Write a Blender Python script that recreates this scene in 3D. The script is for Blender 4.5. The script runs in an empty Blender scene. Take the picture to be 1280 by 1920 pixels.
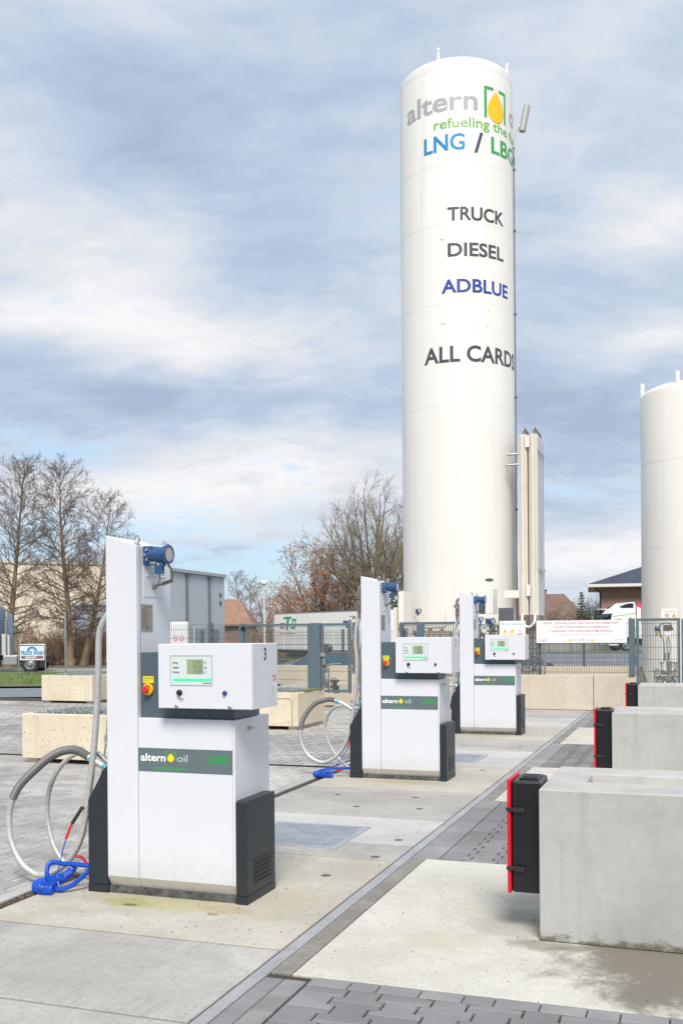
import bpy, bmesh, math, random
from mathutils import Vector, Matrix

# ------------------------------------------------------------------ camera, world, sun, exposure
# Scene axes: X runs along the front of the dispensers, Y runs along the island, away from the camera.
SC = bpy.context.scene
COL = SC.collection
F = 1875.0; CXP, CYP = 640.0, 1185.0; ROLL = 0.0078; EYE = 1.65
TH = math.atan(657.0 / F)
cam = bpy.data.cameras.new('camera'); camo = bpy.data.objects.new('camera', cam); COL.objects.link(camo)
cam.sensor_fit = 'HORIZONTAL'; cam.sensor_width = 36.0; cam.lens = F / 1280.0 * 36.0
cam.shift_y = (CYP - 960.0) / 1280.0
cam.clip_start = 0.05; cam.clip_end = 3000
camo.matrix_world = (Matrix.Translation((0, 0, EYE)) @ Matrix.Rotation(TH, 4, 'Z') @
                     Matrix.Rotation(math.radians(90), 4, 'X') @ Matrix.Rotation(-ROLL, 4, 'Z'))
SC.camera = camo

SUN_EL = math.radians(50); SUN_DIR = Vector((0.36, -1.0, 0)).normalized()
SUN_AZ = math.atan2(SUN_DIR.x, SUN_DIR.y)
sd = bpy.data.lights.new('sun', 'SUN'); so = bpy.data.objects.new('sun', sd); COL.objects.link(so)
sd.energy = 2.5; sd.angle = math.radians(20); sd.color = (1.0, 0.95, 0.87)
tosun = Vector((SUN_DIR.x * math.cos(SUN_EL), SUN_DIR.y * math.cos(SUN_EL), math.sin(SUN_EL)))
so.rotation_euler = tosun.to_track_quat('Z', 'Y').to_euler()
SC.view_settings.view_transform = 'Standard'; SC.view_settings.look = 'None'
SC.view_settings.exposure = 0.74; SC.view_settings.gamma = 1.0

class NT:
    """small helper to write node trees"""
    def __init__(s, tree): s.t = tree; s.n = tree.nodes; s.l = tree.links
    def node(s, kind, **kw):
        n = s.n.new(kind)
        for k, v in kw.items():
            if k == 'inp':
                for a, b in v.items():
                    if hasattr(b, 'is_linked'): s.l.new(b, n.inputs[a])
                    else: n.inputs[a].default_value = b
            else: setattr(n, k, v)
        return n
    def math(s, op, a, b=0.0, c=None, clamp=False):
        i = {0: a, 1: b}
        if c is not None: i[2] = c
        return s.node('ShaderNodeMath', operation=op, use_clamp=clamp, inp=i).outputs[0]
    def ramp(s, fac, stops, interp='LINEAR'):
        n = s.node('ShaderNodeValToRGB', inp={0: fac}); e = n.color_ramp.elements
        n.color_ramp.interpolation = interp
        while len(e) < len(stops): e.new(0.5)
        for k, (p, c) in enumerate(stops):
            e[k].position = p; e[k].color = (c[0], c[1], c[2], 1) if hasattr(c, '__len__') else (c, c, c, 1)
        return n.outputs[0]
    def mix(s, fac, a, b, mode='MIX'):
        n = s.node('ShaderNodeMix', data_type='RGBA', blend_type=mode)
        for k, v in ((0, fac), (6, a), (7, b)):
            if hasattr(v, 'is_linked'): s.l.new(v, n.inputs[k])
            else: n.inputs[k].default_value = (v if k == 0 else (v[0], v[1], v[2], 1))
        return n.outputs[2]
    def noise(s, vec, scale, detail=4, rough=0.55, dist=0.0):
        n = s.node('ShaderNodeTexNoise', inp={'Vector': vec, 'Scale': scale, 'Detail': detail, 'Roughness': rough, 'Distortion': dist})
        return n.outputs[0]
    def mapping(s, vec, scale=(1, 1, 1), loc=(0, 0, 0), rot=(0, 0, 0)):
        return s.node('ShaderNodeMapping', inp={'Vector': vec, 'Scale': scale, 'Location': loc, 'Rotation': rot}).outputs[0]

W = bpy.data.worlds.new('World'); SC.world = W; W.use_nodes = True
w = NT(W.node_tree); w.n.clear()
STR = 0.12
sky = w.node('ShaderNodeTexSky', sky_type='NISHITA', sun_disc=False, sun_elevation=SUN_EL, sun_rotation=SUN_AZ,
             air_density=1.0, dust_density=1.2, ozone_density=1.2)
tc = w.node('ShaderNodeTexCoord').outputs['Generated']
nrm = w.node('ShaderNodeVectorMath', operation='NORMALIZE', inp={0: tc}).outputs[0]
# turn so that the sky's own X axis points right of the camera and Y ahead
rot = w.mapping(nrm, rot=(0, 0, -TH))
sx = w.node('ShaderNodeSeparateXYZ', inp={0: rot})
X, Y, Z = sx.outputs[0], sx.outputs[1], sx.outputs[2]
hh = w.math('ADD', w.math('MAXIMUM', Z, 0.0), 0.30)
px = w.math('DIVIDE', X, hh); py = w.math('DIVIDE', Y, hh)
cp = w.node('ShaderNodeCombineXYZ', inp={0: px, 1: w.math('MULTIPLY', py, 1.25), 2: 0.0}).outputs[0]
n1 = w.noise(w.mapping(cp, loc=(3.1, 0.7, 0)), 1.25, 9, 0.56, 0.35)
n2 = w.noise(w.mapping(cp, loc=(7.7, 2.2, 3)), 3.0, 11, 0.60, 0.35)
n3 = w.noise(w.mapping(cp, loc=(1.7, 9.2, 5), scale=(1, 1.6, 1)), 7.0, 10, 0.60, 0.3)
az = w.math('ARCTAN2', X, Y); el = w.math('ARCSINE', Z)
def blob(azc, elc, sa, se, tilt=0.0):
    a = w.math('SUBTRACT', az, azc); e = w.math('SUBTRACT', w.math('SUBTRACT', el, elc), w.math('MULTIPLY', a, tilt))
    a2 = w.math('POWER', w.math('ABSOLUTE', w.math('DIVIDE', a, sa)), 2.0)
    e2 = w.math('POWER', w.math('ABSOLUTE', w.math('DIVIDE', e, se)), 2.0)
    return w.math('POWER', 2.718, w.math('MULTIPLY', w.math('ADD', a2, e2), -1.0))
def skydir(pxx, pyy):
    dx, dz = (pxx - CXP) / F, (CYP - pyy) / F
    return math.atan(dx), math.atan(dz / math.sqrt(1 + dx * dx))
def acc(items):
    tot = None
    for (pxx, pyy, rx, ry, amp, tilt) in items:
        a, e = skydir(pxx, pyy)
        t = w.math('MULTIPLY', blob(a, e, rx / F, ry / F, tilt), amp)
        tot = t if tot is None else w.math('ADD', tot, t)
    return tot
# where cloud banks are lighter (+) or heavier (-)
lightb = acc([(190, 500, 230, 130, .30, -.2), (60, 590, 200, 40, .22, 0), (470, 650, 240, 45, .24, .08), (520, 880, 230, 75, .26, 0),
              (1240, 440, 120, 60, .42, .2), (1240, 640, 90, 40, .30, .2), (1120, 1040, 260, 50, .46, 0), (300, 980, 260, 45, .22, 0),
              (400, 930, 330, 36, .10, .03), (150, 905, 200, 26, .16, 0), (560, 1010, 240, 30, .10, 0), (640, 40, 500, 90, .08, 0), (1100, 80, 300, 200, .10, 0), (60, 720, 150, 26, .20, -.2),
              (200, 170, 230, 130, -.24, -.3), (480, 480, 190, 90, -.20, .3), (200, 740, 300, 55, -.30, -.1), (1120, 520, 260, 60, -.18, .2),
              (1080, 790, 220, 110, -.24, 0), (620, 740, 240, 45, -.12, .1), (700, 350, 300, 150, -.08, 0)])
gapb = acc([(240, 1010, 420, 60, .34, 0), (480, 1070, 300, 50, .42, 0), (60, 850, 180, 26, .22, 0), (560, 960, 200, 30, .12, 0),
            (1100, 930, 240, 30, .20, 0), (1100, 1130, 260, 34, .20, 0), (120, 800, 260, 35, .20, -.05), (120, 560, 40, 30, .12, 0)])
shade = w.math('ADD', w.math('ADD', w.math('MULTIPLY', n1, 0.50), w.math('MULTIPLY', n2, 0.80)), w.math('MULTIPLY', n3, 0.44))
shade = w.math('ADD', w.math('SUBTRACT', shade, 0.30), w.math('MULTIPLY', lightb, 0.80))
cl = w.ramp(shade, [(0.28, (.40, .50, .66)), (0.46, (.50, .60, .745)), (0.58, (.61, .685, .80)), (0.72, (.745, .78, .83)), (0.90, (.92, .915, .935))])
gm = w.math('ADD', w.math('ADD', w.math('MULTIPLY', n2, 0.75), w.math('MULTIPLY', n3, 0.35)), w.math('MULTIPLY', gapb, 0.55))
gap = w.ramp(gm, [(0.60, 0.0), (0.80, 1.0)], 'EASE')
expo = 2 ** 0.70
clear = w.mix(0.65, w.node('ShaderNodeVectorMath', operation='SCALE', inp={0: sky.outputs[0], 3: 0.9}).outputs[0],
              (0.45 / STR / expo, 0.68 / STR / expo, 0.90 / STR / expo))
cloud = w.node('ShaderNodeVectorMath', operation='SCALE', inp={0: cl, 3: 1.0 / STR / expo}).outputs[0]
skyc = w.mix(w.math('MULTIPLY', gap, 0.85), cloud, clear)
bg = w.node('ShaderNodeBackground', inp={0: skyc, 1: STR})
out = w.node('ShaderNodeOutputWorld'); w.l.new(bg.outputs[0], out.inputs[0])

# ------------------------------------------------------------------ helpers
def at(x, y, D):
    """point seen at photo pixel (x, y) at D metres in front of the camera"""
    c, s = math.cos(ROLL), math.sin(ROLL); dx, dy = x - CXP, y - CYP
    rx, rz = (c * dx - s * dy) / F, -(s * dx + c * dy) / F
    return Vector(((rx * math.cos(TH) - math.sin(TH)) * D, (rx * math.sin(TH) + math.cos(TH)) * D, EYE + rz * D))
def onv(v, x, y):
    p = at(x, y, 1.0); t = v / p.y
    return Vector((p.x * t, v, EYE + (p.z - EYE) * t))
def wp(X, D, z=0.0):
    return Vector((X * math.cos(TH) - D * math.sin(TH), X * math.sin(TH) + D * math.cos(TH), z))
def sstep(a, b, t):
    t = max(0.0, min(1.0, (t - a) / (b - a))); return t * t * (3 - 2 * t)
def terrain(X, D):
    z = -0.55 * sstep(25, 50, D)
    yard = -0.5 * sstep(30.5, 34.5, D) * (1 if X > -9 else 0) if False else 0
    r = sstep(-2, 6, X)
    zr = -0.5 * sstep(32.5, 35.5, D) + 0.45 * sstep(40, 76, D)
    l = 1 - sstep(-9, -6, X)
    zm = -0.5 * sstep(32.5, 35.5, D) - 0.05 * sstep(36, 50, D)
    base = zm * (1 - r) + zr * r
    return base * (1 - l) + z * l

def smooth_angle(me, ang=35):
    me.shade_smooth()
    try: me.set_sharp_from_angle(angle=math.radians(ang))
    except Exception: pass

class MB:
    def __init__(s): s.v = []; s.f = []; s.m = []; s.sh = []
    def add(s, vs, fs, mi=0, sh=None):
        b = len(s.v); s.v.extend(vs)
        for f in fs:
            s.f.append(tuple(b + i for i in f)); s.m.append(mi); s.sh.append(1.0 if sh is None else sh)
        return s
    def box(s, x0, x1, y0, y1, z0, z1, mi=0, sh=None):
        vs = [(x, y, z) for z in (z0, z1) for y in (y0, y1) for x in (x0, x1)]
        return s.add(vs, [(0, 2, 3, 1), (4, 5, 7, 6), (0, 1, 5, 4), (2, 6, 7, 3), (0, 4, 6, 2), (1, 3, 7, 5)], mi, sh)
    def prism(s, poly, axis, a, b, mi=0, sh=None):
        def p(q, t):
            return {'x': (t, q[0], q[1]), 'y': (q[0], t, q[1]), 'z': (q[0], q[1], t)}[axis]
        n = len(poly)
        vs = [p(q, a) for q in poly] + [p(q, b) for q in poly]
        fs = [tuple(range(n))[::-1], tuple(range(n, 2 * n))] + [(i, (i + 1) % n, n + (i + 1) % n, n + i) for i in range(n)]
        return s.add(vs, fs, mi, sh)
    def frame_of(s, d):
        d = Vector(d).normalized(); up = Vector((0, 0, 1)) if abs(d.z) < .92 else Vector((1, 0, 0))
        a = d.cross(up).normalized(); return a, d.cross(a).normalized()
    def tube(s, path, r, n=8, mi=0, cap=True, closed=False):
        path = [Vector(p) for p in path]; m = len(path); rr = r if hasattr(r, '__len__') else [r] * m
        a = None; rings = []; vs = []
        for i, p in enumerate(path):
            if closed: d = path[(i + 1) % m] - path[i - 1]
            else: d = path[min(i + 1, m - 1)] - path[max(i - 1, 0)]
            if d.length < 1e-9: d = Vector((0, 0, 1))
            d.normalize()
            if a is None: a, b = s.frame_of(d)
            else:
                a = a - d * a.dot(d)
                if a.length < 1e-6: a, b = s.frame_of(d)
                a.normalize(); b = d.cross(a)
            for k in range(n):
                t = 2 * math.pi * k / n
                vs.append(tuple(p + (a * math.cos(t) + b * math.sin(t)) * rr[i]))
        fs = []
        for i in range(m if closed else m - 1):
            j = (i + 1) % m
            for k in range(n): fs.append((i * n + k, i * n + (k + 1) % n, j * n + (k + 1) % n, j * n + k))
        if cap and not closed:
            fs.append(tuple(range(n))[::-1]); fs.append(tuple((m - 1) * n + k for k in range(n)))
        return s.add(vs, fs, mi)
    def cyl(s, a, b, r, n=16, mi=0, r2=None): return s.tube([a, b], [r, r if r2 is None else r2], n, mi)
    def lathe(s, prof, origin=(0, 0, 0), axis=(0, 0, 1), n=24, mi=0, caps=True):
        o = Vector(origin); d = Vector(axis).normalized(); a, b = s.frame_of(d); vs = []; m = len(prof)
        for r, h in prof:
            for k in range(n):
                t = 2 * math.pi * k / n
                vs.append(tuple(o + d * h + (a * math.cos(t) + b * math.sin(t)) * max(r, 1e-4)))
        fs = [(i * n + k, i * n + (k + 1) % n, (i + 1) * n + (k + 1) % n, (i + 1) * n + k) for i in range(m - 1) for k in range(n)]
        if caps: fs.append(tuple(range(n))[::-1]); fs.append(tuple((m - 1) * n + k for k in range(n)))
        return s.add(vs, fs, mi)
    def torus(s, c, axis, R, r, n=20, k=8, mi=0):
        a, b = s.frame_of(axis); c = Vector(c)
        return s.tube([c + (a * math.cos(t) + b * math.sin(t)) * R for t in [2 * math.pi * i / n for i in range(n)]], r, k, mi, closed=True)
    def ball(s, c, r, n=12, m=8, mi=0, sq=(1, 1, 1)):
        vs = []; fs = []
        for i in range(m + 1):
            t = math.pi * i / m
            for k in range(n):
                p = 2 * math.pi * k / n
                vs.append((c[0] + r * sq[0] * math.sin(t) * math.cos(p), c[1] + r * sq[1] * math.sin(t) * math.sin(p), c[2] + r * sq[2] * math.cos(t)))
        for i in range(m):
            for k in range(n): fs.append((i * n + k, (i + 1) * n + k, (i + 1) * n + (k + 1) % n, i * n + (k + 1) % n))
        return s.add(vs, fs, mi)
    def build(s, name, mats, parent=None, smooth=True, bevel=0, shade=False, seg=2, loc=None, ang=35):
        me = bpy.data.meshes.new(name); me.from_pydata([tuple(q) for q in s.v], [], s.f)
        mats = mats if isinstance(mats, (list, tuple)) else [mats]
        for mm in mats: me.materials.append(mm)
        if len(mats) > 1: me.polygons.foreach_set('material_index', s.m)
        if shade:
            at_ = me.attributes.new('shade', 'FLOAT', 'FACE'); at_.data.foreach_set('value', s.sh)
        me.update()
        if smooth: smooth_angle(me, ang)
        o = bpy.data.objects.new(name, me); COL.objects.link(o)
        if parent: o.parent = parent
        if loc: o.location = loc
        if bevel:
            b = o.modifiers.new('bevel', 'BEVEL'); b.width = bevel; b.segments = seg; b.limit_method = 'ANGLE'; b.angle_limit = math.radians(40)
            b.harden_normals = True
        return o

def thing(name, label, cat, loc=(0, 0, 0), rz=0.0, group=None):
    o = bpy.data.objects.new(name, None); COL.objects.link(o); o.empty_display_size = .2
    o.location = loc; o.rotation_euler = (0, 0, rz)
    return tag(o, label, cat, group)
def tag(o, label, cat, group=None):
    o['label'] = label; o['category'] = cat
    if group: o['group'] = group
    return o
def struct(o): o['kind'] = 'structure'; return o
def stuff(o): o['kind'] = 'stuff'; return o

def spline(pts, per=10):
    P = [Vector(p) for p in pts]; P = [P[0] * 2 - P[1]] + P + [P[-1] * 2 - P[-2]]; out_ = []
    for i in range(1, len(P) - 2):
        for k in range(per):
            t = k / per; a, b, c, d = P[i - 1:i + 3]
            out_.append(0.5 * ((2 * b) + (c - a) * t + (2 * a - 5 * b + 4 * c - d) * t * t + (3 * b - a - 3 * c + d) * t ** 3))
    out_.append(P[-2]); return out_
def resample(path, step):
    out_ = [path[0].copy()]; acc_ = 0.0
    for a, b in zip(path, path[1:]):
        L = (b - a).length; t = step - acc_
        while t <= L and L > 0: out_.append(a.lerp(b, t / L)); t += step
        acc_ = (acc_ + L) % step if L > 0 else acc_
    return out_
def corrugated(mb, path, r, pitch=0.009, amp=0.12, n=10, mi=0):
    p = resample(path, pitch / 2); rr = [r * (1 + (amp if i % 2 else -amp)) for i in range(len(p))]
    return mb.tube(p, rr, n, mi)
def helix(mb, path, R, wire, pitch, n=6, mi=0, steps=14):
    p = resample(path, pitch / steps); pts = []; a = None
    for i, q in enumerate(p):
        d = (p[min(i + 1, len(p) - 1)] - p[max(i - 1, 0)])
        if d.length < 1e-9: continue
        d.normalize()
        if a is None: a, b = mb.frame_of(d)
        a = (a - d * a.dot(d)).normalized(); b = d.cross(a)
        r = R if not hasattr(R, '__call__') else R(i / max(1, len(p) - 1)); t = 2 * math.pi * i / steps
        pts.append(q + (a * math.cos(t) + b * math.sin(t)) * r)
    return mb.tube(pts, wire, n, mi)

_txt = {}
def text_geo(s, bold=0.0, res=3):
    """flat outline of a line of writing: cap height 1, starting at x = 0"""
    key = (s, bold, res)
    if key in _txt: return _txt[key]
    cu = bpy.data.curves.new('writing', 'FONT'); cu.body = s; cu.size = 1.0; cu.offset = bold; cu.resolution_u = res
    o = bpy.data.objects.new('writing', cu); COL.objects.link(o)
    bpy.context.view_layer.update()
    me = bpy.data.meshes.new_from_object(o.evaluated_get(bpy.context.evaluated_depsgraph_get()))
    vs = [tuple(q.co) for q in me.vertices]; fs = [tuple(p.vertices) for p in me.polygons]
    bpy.data.objects.remove(o); bpy.data.curves.remove(cu); bpy.data.meshes.remove(me)
    cap = 0.729
    x0 = min(q[0] for q in vs); vs = [((q[0] - x0) / cap, q[1] / cap) for q in vs]
    _txt[key] = (vs, fs, max(q[0] for q in vs)); return _txt[key]
def write(mb, s, cap, org, xd=(1, 0, 0), zd=(0, 0, 1), align='l', mi=0, bold=0.0, sx=1.0, width=None):
    vs, fs, wd = text_geo(s, bold)
    if width: sx = width / (wd * cap)
    off = {'l': 0, 'c': -wd * cap * sx / 2, 'r': -wd * cap * sx}[align]
    o = Vector(org); xd = Vector(xd); zd = Vector(zd)
    mb.add([tuple(o + xd * (q[0] * cap * sx + off) + zd * (q[1] * cap)) for q in vs], fs, mi); return wd * cap * sx
def flat(mb, pts, org, xd=(1, 0, 0), zd=(0, 0, 1), mi=0):
    o = Vector(org); xd = Vector(xd); zd = Vector(zd)
    mb.add([tuple(o + xd * a + zd * b) for a, b in pts], [tuple(range(len(pts)))], mi)
def drop_pts(cx, cz, r, h, n=24):
    """a drop outline: round below, pointed on top"""
    out_ = []
    for i in range(n):
        t = 2 * math.pi * i / n
        x = math.sin(t) * r * (1 if math.cos(t) < 0 else (1 - math.cos(t) ** 1.4 * .0)); z = -math.cos(t)
        if z > 0: x = r * math.sin(t) * (1 - z ** 1.6) ** .55 if z < 1 else 0; z = z * (h - r) / r
        out_.append((cx + x, cz + z * r))
    return out_
def disc_pts(cx, cz, r, n=16): return [(cx + r * math.cos(2 * math.pi * i / n), cz + r * math.sin(2 * math.pi * i / n)) for i in range(n)]

# ------------------------------------------------------------------ materials
_m = {}
def new_mat(name):
    m = bpy.data.materials.new(name); m.use_nodes = True; t = NT(m.node_tree); b = t.n['Principled BSDF']; return m, t, b
def setc(t, b, c):
    if hasattr(c, 'is_linked'): t.l.new(c, b.inputs['Base Color'])
    else: b.inputs['Base Color'].default_value = (c[0], c[1], c[2], 1)
def bump(t, b, h, strength=0.3, dist=0.01):
    n = t.node('ShaderNodeBump', inp={'Height': h, 'Strength': strength, 'Distance': dist}); t.l.new(n.outputs[0], b.inputs['Normal'])
def P(name, c, rough=0.5, metal=0.0, var=0.0, scale=6.0, bmp=0.0, bscale=200.0, coat=0.0, c2=None, emit=None, spec=None):
    if name in _m: return _m[name]
    m, t, b = new_mat(name); b.inputs['Roughness'].default_value = rough; b.inputs['Metallic'].default_value = metal
    co = t.node('ShaderNodeTexCoord').outputs['Object']
    if var or c2:
        n = t.noise(co, scale, 5, 0.6); c2 = c2 or tuple(k * (1 - var) for k in c)
        setc(t, b, t.ramp(n, [(0.32, c2), (0.66, c)]))
    else: setc(t, b, c)
    if bmp: bump(t, b, t.noise(co, bscale, 2, 0.5), bmp, 0.002)
    if spec is not None: b.inputs['Specular IOR Level'].default_value = spec
    if coat: b.inputs['Coat Weight'].default_value = coat; b.inputs['Coat Roughness'].default_value = 0.15
    if emit: b.inputs['Emission Color'].default_value = (*emit[0], 1); b.inputs['Emission Strength'].default_value = emit[1]
    _m[name] = m; return m

def concrete(name, c, c2, streak=0.0, pit=0.0, vst=0.0, stain=None, pos_stains=(), rough=0.85, moss=0.0, big=0.5, mottle=1.0):
    """cast concrete; pos_stains: (x, y, radius, colour, amount) patches of dirt that lie on it"""
    if name in _m: return _m[name]
    m, t, b = new_mat(name); b.inputs['Roughness'].default_value = rough
    co = t.node('ShaderNodeTexCoord').outputs['Object']
    a = t.noise(co, big, 6, 0.62, 0.4); f = t.noise(co, 14.0, 6, 0.65); g_ = t.noise(co, 160.0, 3, 0.6)
    col = t.ramp(a, [(0.34, c2), (0.64, c)])
    col = t.mix(t.ramp(f, [(0.30, 0.30 * mottle), (0.62, 0.0)]), col, tuple(k * 0.62 for k in c2))
    col = t.mix(t.ramp(g_, [(0.34, 0.35), (0.60, 0.0)]), col, tuple(k * 0.70 for k in c2))
    h = g_
    if streak:
        st = t.noise(t.mapping(co, scale=(150, 2.2, 1)), 1.0, 3, 0.55)
        brk = t.ramp(t.noise(co, 1.7, 5, .6), [(.35, .25), (.65, 1.0)])
        col = t.mix(t.math('MULTIPLY', t.ramp(st, [(0.38, streak), (0.56, 0.0)]), brk), col, tuple(k * 0.62 for k in c2)); h = t.math('ADD', g_, t.math('MULTIPLY', st, 1.2))
        cl_ = t.noise(t.mapping(co, loc=(2, 8, 0), scale=(.7, 1.2, 1)), .8, 5, .55, .6); col = t.mix(t.ramp(cl_, [(.44, 0.0), (.62, .45)], 'EASE'), col, tuple(k * .70 for k in c2))
    if not pit or streak:
        fl = t.noise(co, 45, 4, .7); col = t.mix(t.ramp(fl, [(.30, .65), (.45, 0.0)]), col, tuple(k * .45 for k in c2))
    if pit:
        vo = t.node('ShaderNodeTexVoronoi', inp={'Vector': co, 'Scale': 22.0}); mask = t.ramp(vo.outputs[0], [(0.16, 1.0), (0.26, 0.0)])
        sel = t.ramp(t.noise(co, 9.0, 3), [(0.46, 0.0), (0.56, 1.0)])
        pm = t.math('MULTIPLY', mask, sel); col = t.mix(t.math('MULTIPLY', pm, pit), col, (c2[0] * .38, c2[1] * .33, c2[2] * .30))
    if stain:
        s2 = t.noise(t.mapping(co, loc=(5, 3, 1)), 1.3, 7, 0.66, 0.8); col = t.mix(t.ramp(s2, [(0.52, 0.0), (0.74, stain[1])]), col, stain[0])
    if vst:     # old rain runs down the faces
        vs_ = t.noise(t.mapping(co, scale=(7, 7, .35)), 1.0, 6, .62); col = t.mix(t.ramp(vs_, [(.50, 0.0), (.72, vst)]), col, tuple(k * .62 for k in c2))
        ch = t.noise(co, 3.0, 8, .7); col = t.mix(t.ramp(ch, [(.60, 0.0), (.70, vst * .8)]), col, tuple(k * .72 for k in c2))
    sp = t.node('ShaderNodeSeparateXYZ', inp={0: co})
    for (x, y, rx, ry, c3, amt) in pos_stains:
        dx = t.math('DIVIDE', t.math('SUBTRACT', sp.outputs[0], x), rx); dy = t.math('DIVIDE', t.math('SUBTRACT', sp.outputs[1], y), ry)
        d = t.math('ADD', t.math('MULTIPLY', dx, dx), t.math('MULTIPLY', dy, dy))
        d = t.math('ADD', d, t.math('MULTIPLY', t.math('SUBTRACT', t.noise(co, min(9.0, max(1.6, 1.4 / min(rx, ry))), 9, 0.72, 0.4), 0.5), 2.6))
        col = t.mix(t.ramp(d, [(0.10 if min(rx, ry) < .4 else 0.45, amt), (1.25 if min(rx, ry) < .4 else 1.0, 0.0)], 'EASE'), col, c3)
    if moss:
        mz = t.math('ADD', t.math('MULTIPLY', sp.outputs[2], 1.0), t.math('MULTIPLY', t.math('SUBTRACT', t.noise(t.mapping(co, scale=(1, 1, 2)), 9.0, 6, 0.7), 0.5), 0.22))
        col = t.mix(t.ramp(mz, [(0.0, moss), (0.055, 0.0)], 'EASE'), col, (0.10, 0.105, 0.05))
    setc(t, b, col); bump(t, b, h, 0.35, 0.004)
    _m[name] = m; return m

def shaded(name, c, c2, rough=0.85, big=0.5, bmp=0.4):
    """stones whose own tone varies stone by stone ('shade' attribute)"""
    if name in _m: return _m[name]
    m, t, b = new_mat(name); b.inputs['Roughness'].default_value = rough
    co = t.node('ShaderNodeTexCoord').outputs['Object']
    a = t.noise(co, big, 6, 0.6, 0.3); g_ = t.noise(co, 130, 3, 0.6); f = t.noise(co, 9, 5, 0.65)
    col = t.ramp(a, [(0.38, c2), (0.60, c)])
    col = t.mix(t.ramp(g_, [(0.32, 0.4), (0.6, 0.0)]), col, tuple(k * .6 for k in c2))
    col = t.mix(t.ramp(f, [(0.30, 0.25), (0.6, 0.0)]), col, tuple(k * .6 for k in c2))
    sh = t.node('ShaderNodeAttribute', attribute_name='shade').outputs['Fac']
    cc = t.node('ShaderNodeCombineColor', inp={0: sh, 1: sh, 2: sh}).outputs[0]
    setc(t, b, t.mix(1.0, col, cc, 'MULTIPLY')); bump(t, b, g_, bmp, 0.004); _m[name] = m; return m

M_white = P('white_powder_coat', (.66, .675, .715), .38, 0, .03, 2.5, .05, 260)
def grime(m, amt, ztop, c=(.30, .27, .22), runs=0.0):
    """splashed dirt that thins out upwards from the foot, and faint runs"""
    t = NT(m.node_tree); b = t.n['Principled BSDF']; lk = b.inputs['Base Color'].links
    col = lk[0].from_socket if lk else None
    if col is None: return
    co = t.node('ShaderNodeTexCoord').outputs['Object']; sp = t.node('ShaderNodeSeparateXYZ', inp={0: co})
    z = t.math('ADD', t.math('DIVIDE', sp.outputs[2], ztop), t.math('MULTIPLY', t.math('SUBTRACT', t.noise(co, 11.0, 8, .7), .5), 1.6))
    col = t.mix(t.ramp(z, [(0.0, amt), (1.0, 0.0)]), col, c)
    if runs:
        r = t.noise(t.mapping(co, scale=(5, 5, .12)), 1.0, 6, .62); col = t.mix(t.ramp(r, [(.52, 0.0), (.75, runs)]), col, c)
    t.l.new(col, b.inputs['Base Color'])
grime(M_white, .30, .30)
M_lip = P('lip_bounce_tint', (.66, .64, .59), .5, 0, .10, 9)  # white lip with the beige of ground bounce put into its colour
M_anth = P('anthracite_coat', (.019, .027, .034), .40, 0, .25, 40, .25, 420)
M_slate = P('slate_hammered_coat', (.090, .125, .155), .40, 0, .35, 160, .5, 330)
M_stripe = P('grey_stripe_film', (.115, .155, .165), .5, 0, .08, 30)
M_plinth = P('stained_plinth', (.13, .125, .115), .8, 0, c2=(.03, .032, .032), scale=22)
M_steel = P('brushed_steel', (.58, .57, .55), .32, 1.0, .2, 18)
M_galv = P('galvanised_steel', (.50, .52, .54), .45, .9, .25, 12)
M_hose = P('woven_steel_hose', (.60, .59, .57), .42, .40, .22, 45)
M_conduit = P('grey_ribbed_conduit', (.17, .17, .17), .5, .2)
M_brass = P('weathered_fitting', (.42, .34, .27), .45, .8, .4, 25)
M_blue = P('blue_instrument_paint', (.020, .085, .23), .38, 0, .25, 20, .1, 90, coat=.3)
M_dblue = P('blue_button', (.02, .06, .22), .35)
M_coil = P('blue_air_hose', (.010, .10, .62), .35, 0, .2, 30)
M_cyan = P('cyan_sleeve', (.05, .42, .52), .45)
M_red = P('red_plastic', (.62, .03, .03), .4, 0, .15, 12)
M_extred = P('red_lid_plastic', (.66, .006, .025), .42, 0, .12, 8)
M_black = P('black_rubber', (.015, .015, .016), .55, 0, .2, 30)
M_extblk = P('black_box_plastic', (.010, .0105, .0125), .36, 0, .5, 60, .5, 140)
M_glass = P('dial_glass', (.42, .36, .33), .08, 0, coat=.6)
M_yel = P('yellow_plastic', (.85, .42, .01), .45)
M_lab = P('yellow_label', (.72, .66, .03), .5)
M_txt = P('dark_writing', (.03, .032, .036), .6)
M_txtw = P('white_writing', (.86, .87, .88), .55)
M_txtg = P('grey_writing', (.52, .56, .58), .55)
M_grn = P('green_writing', (.015, .42, .06), .55)
M_drop = P('yellow_drop', (.88, .66, .01), .5)
M_scr = P('display_glass', (.60, .66, .65), .25)
M_lcd = P('lcd_glass', (.30, .37, .22), .25)
M_bar = P('green_light_bar', (.05, .62, .30), .4, emit=((.05, .62, .28), .25))
M_frame = P('display_frame', (.42, .44, .46), .45)
M_plate = P('engraved_plate', (.34, .305, .265), .45, .2, .15, 20)
M_plog = P('plate_writing', (.12, .11, .10), .6)
M_tank = P('tank_white_paint', (.77, .745, .70), .32, 0, .03, .7, .04, 5, coat=.15)
grime(M_tank, .25, 1.2, (.42, .36, .27), .22)
M_tank2 = P('yellowed_white_paint', (.74, .70, .62), .45, 0, .12, 1.5)
M_tgrey = P('tank_grey_letters', (.40, .41, .41), .4)
M_tdark = P('tank_dark_letters', (.075, .07, .08), .4)
M_tblue = P('tank_cyan_letters', (.012, .25, .52), .4)
M_tnavy = P('tank_navy_letters', (.025, .06, .30), .4)
M_tgrn = P('tank_green_letters', (.04, .36, .10), .4)
M_tgrn2 = P('tank_light_green_letters', (.14, .45, .05), .4)
M_tyel = P('tank_yellow_drop', (.86, .55, .01), .4)
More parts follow.
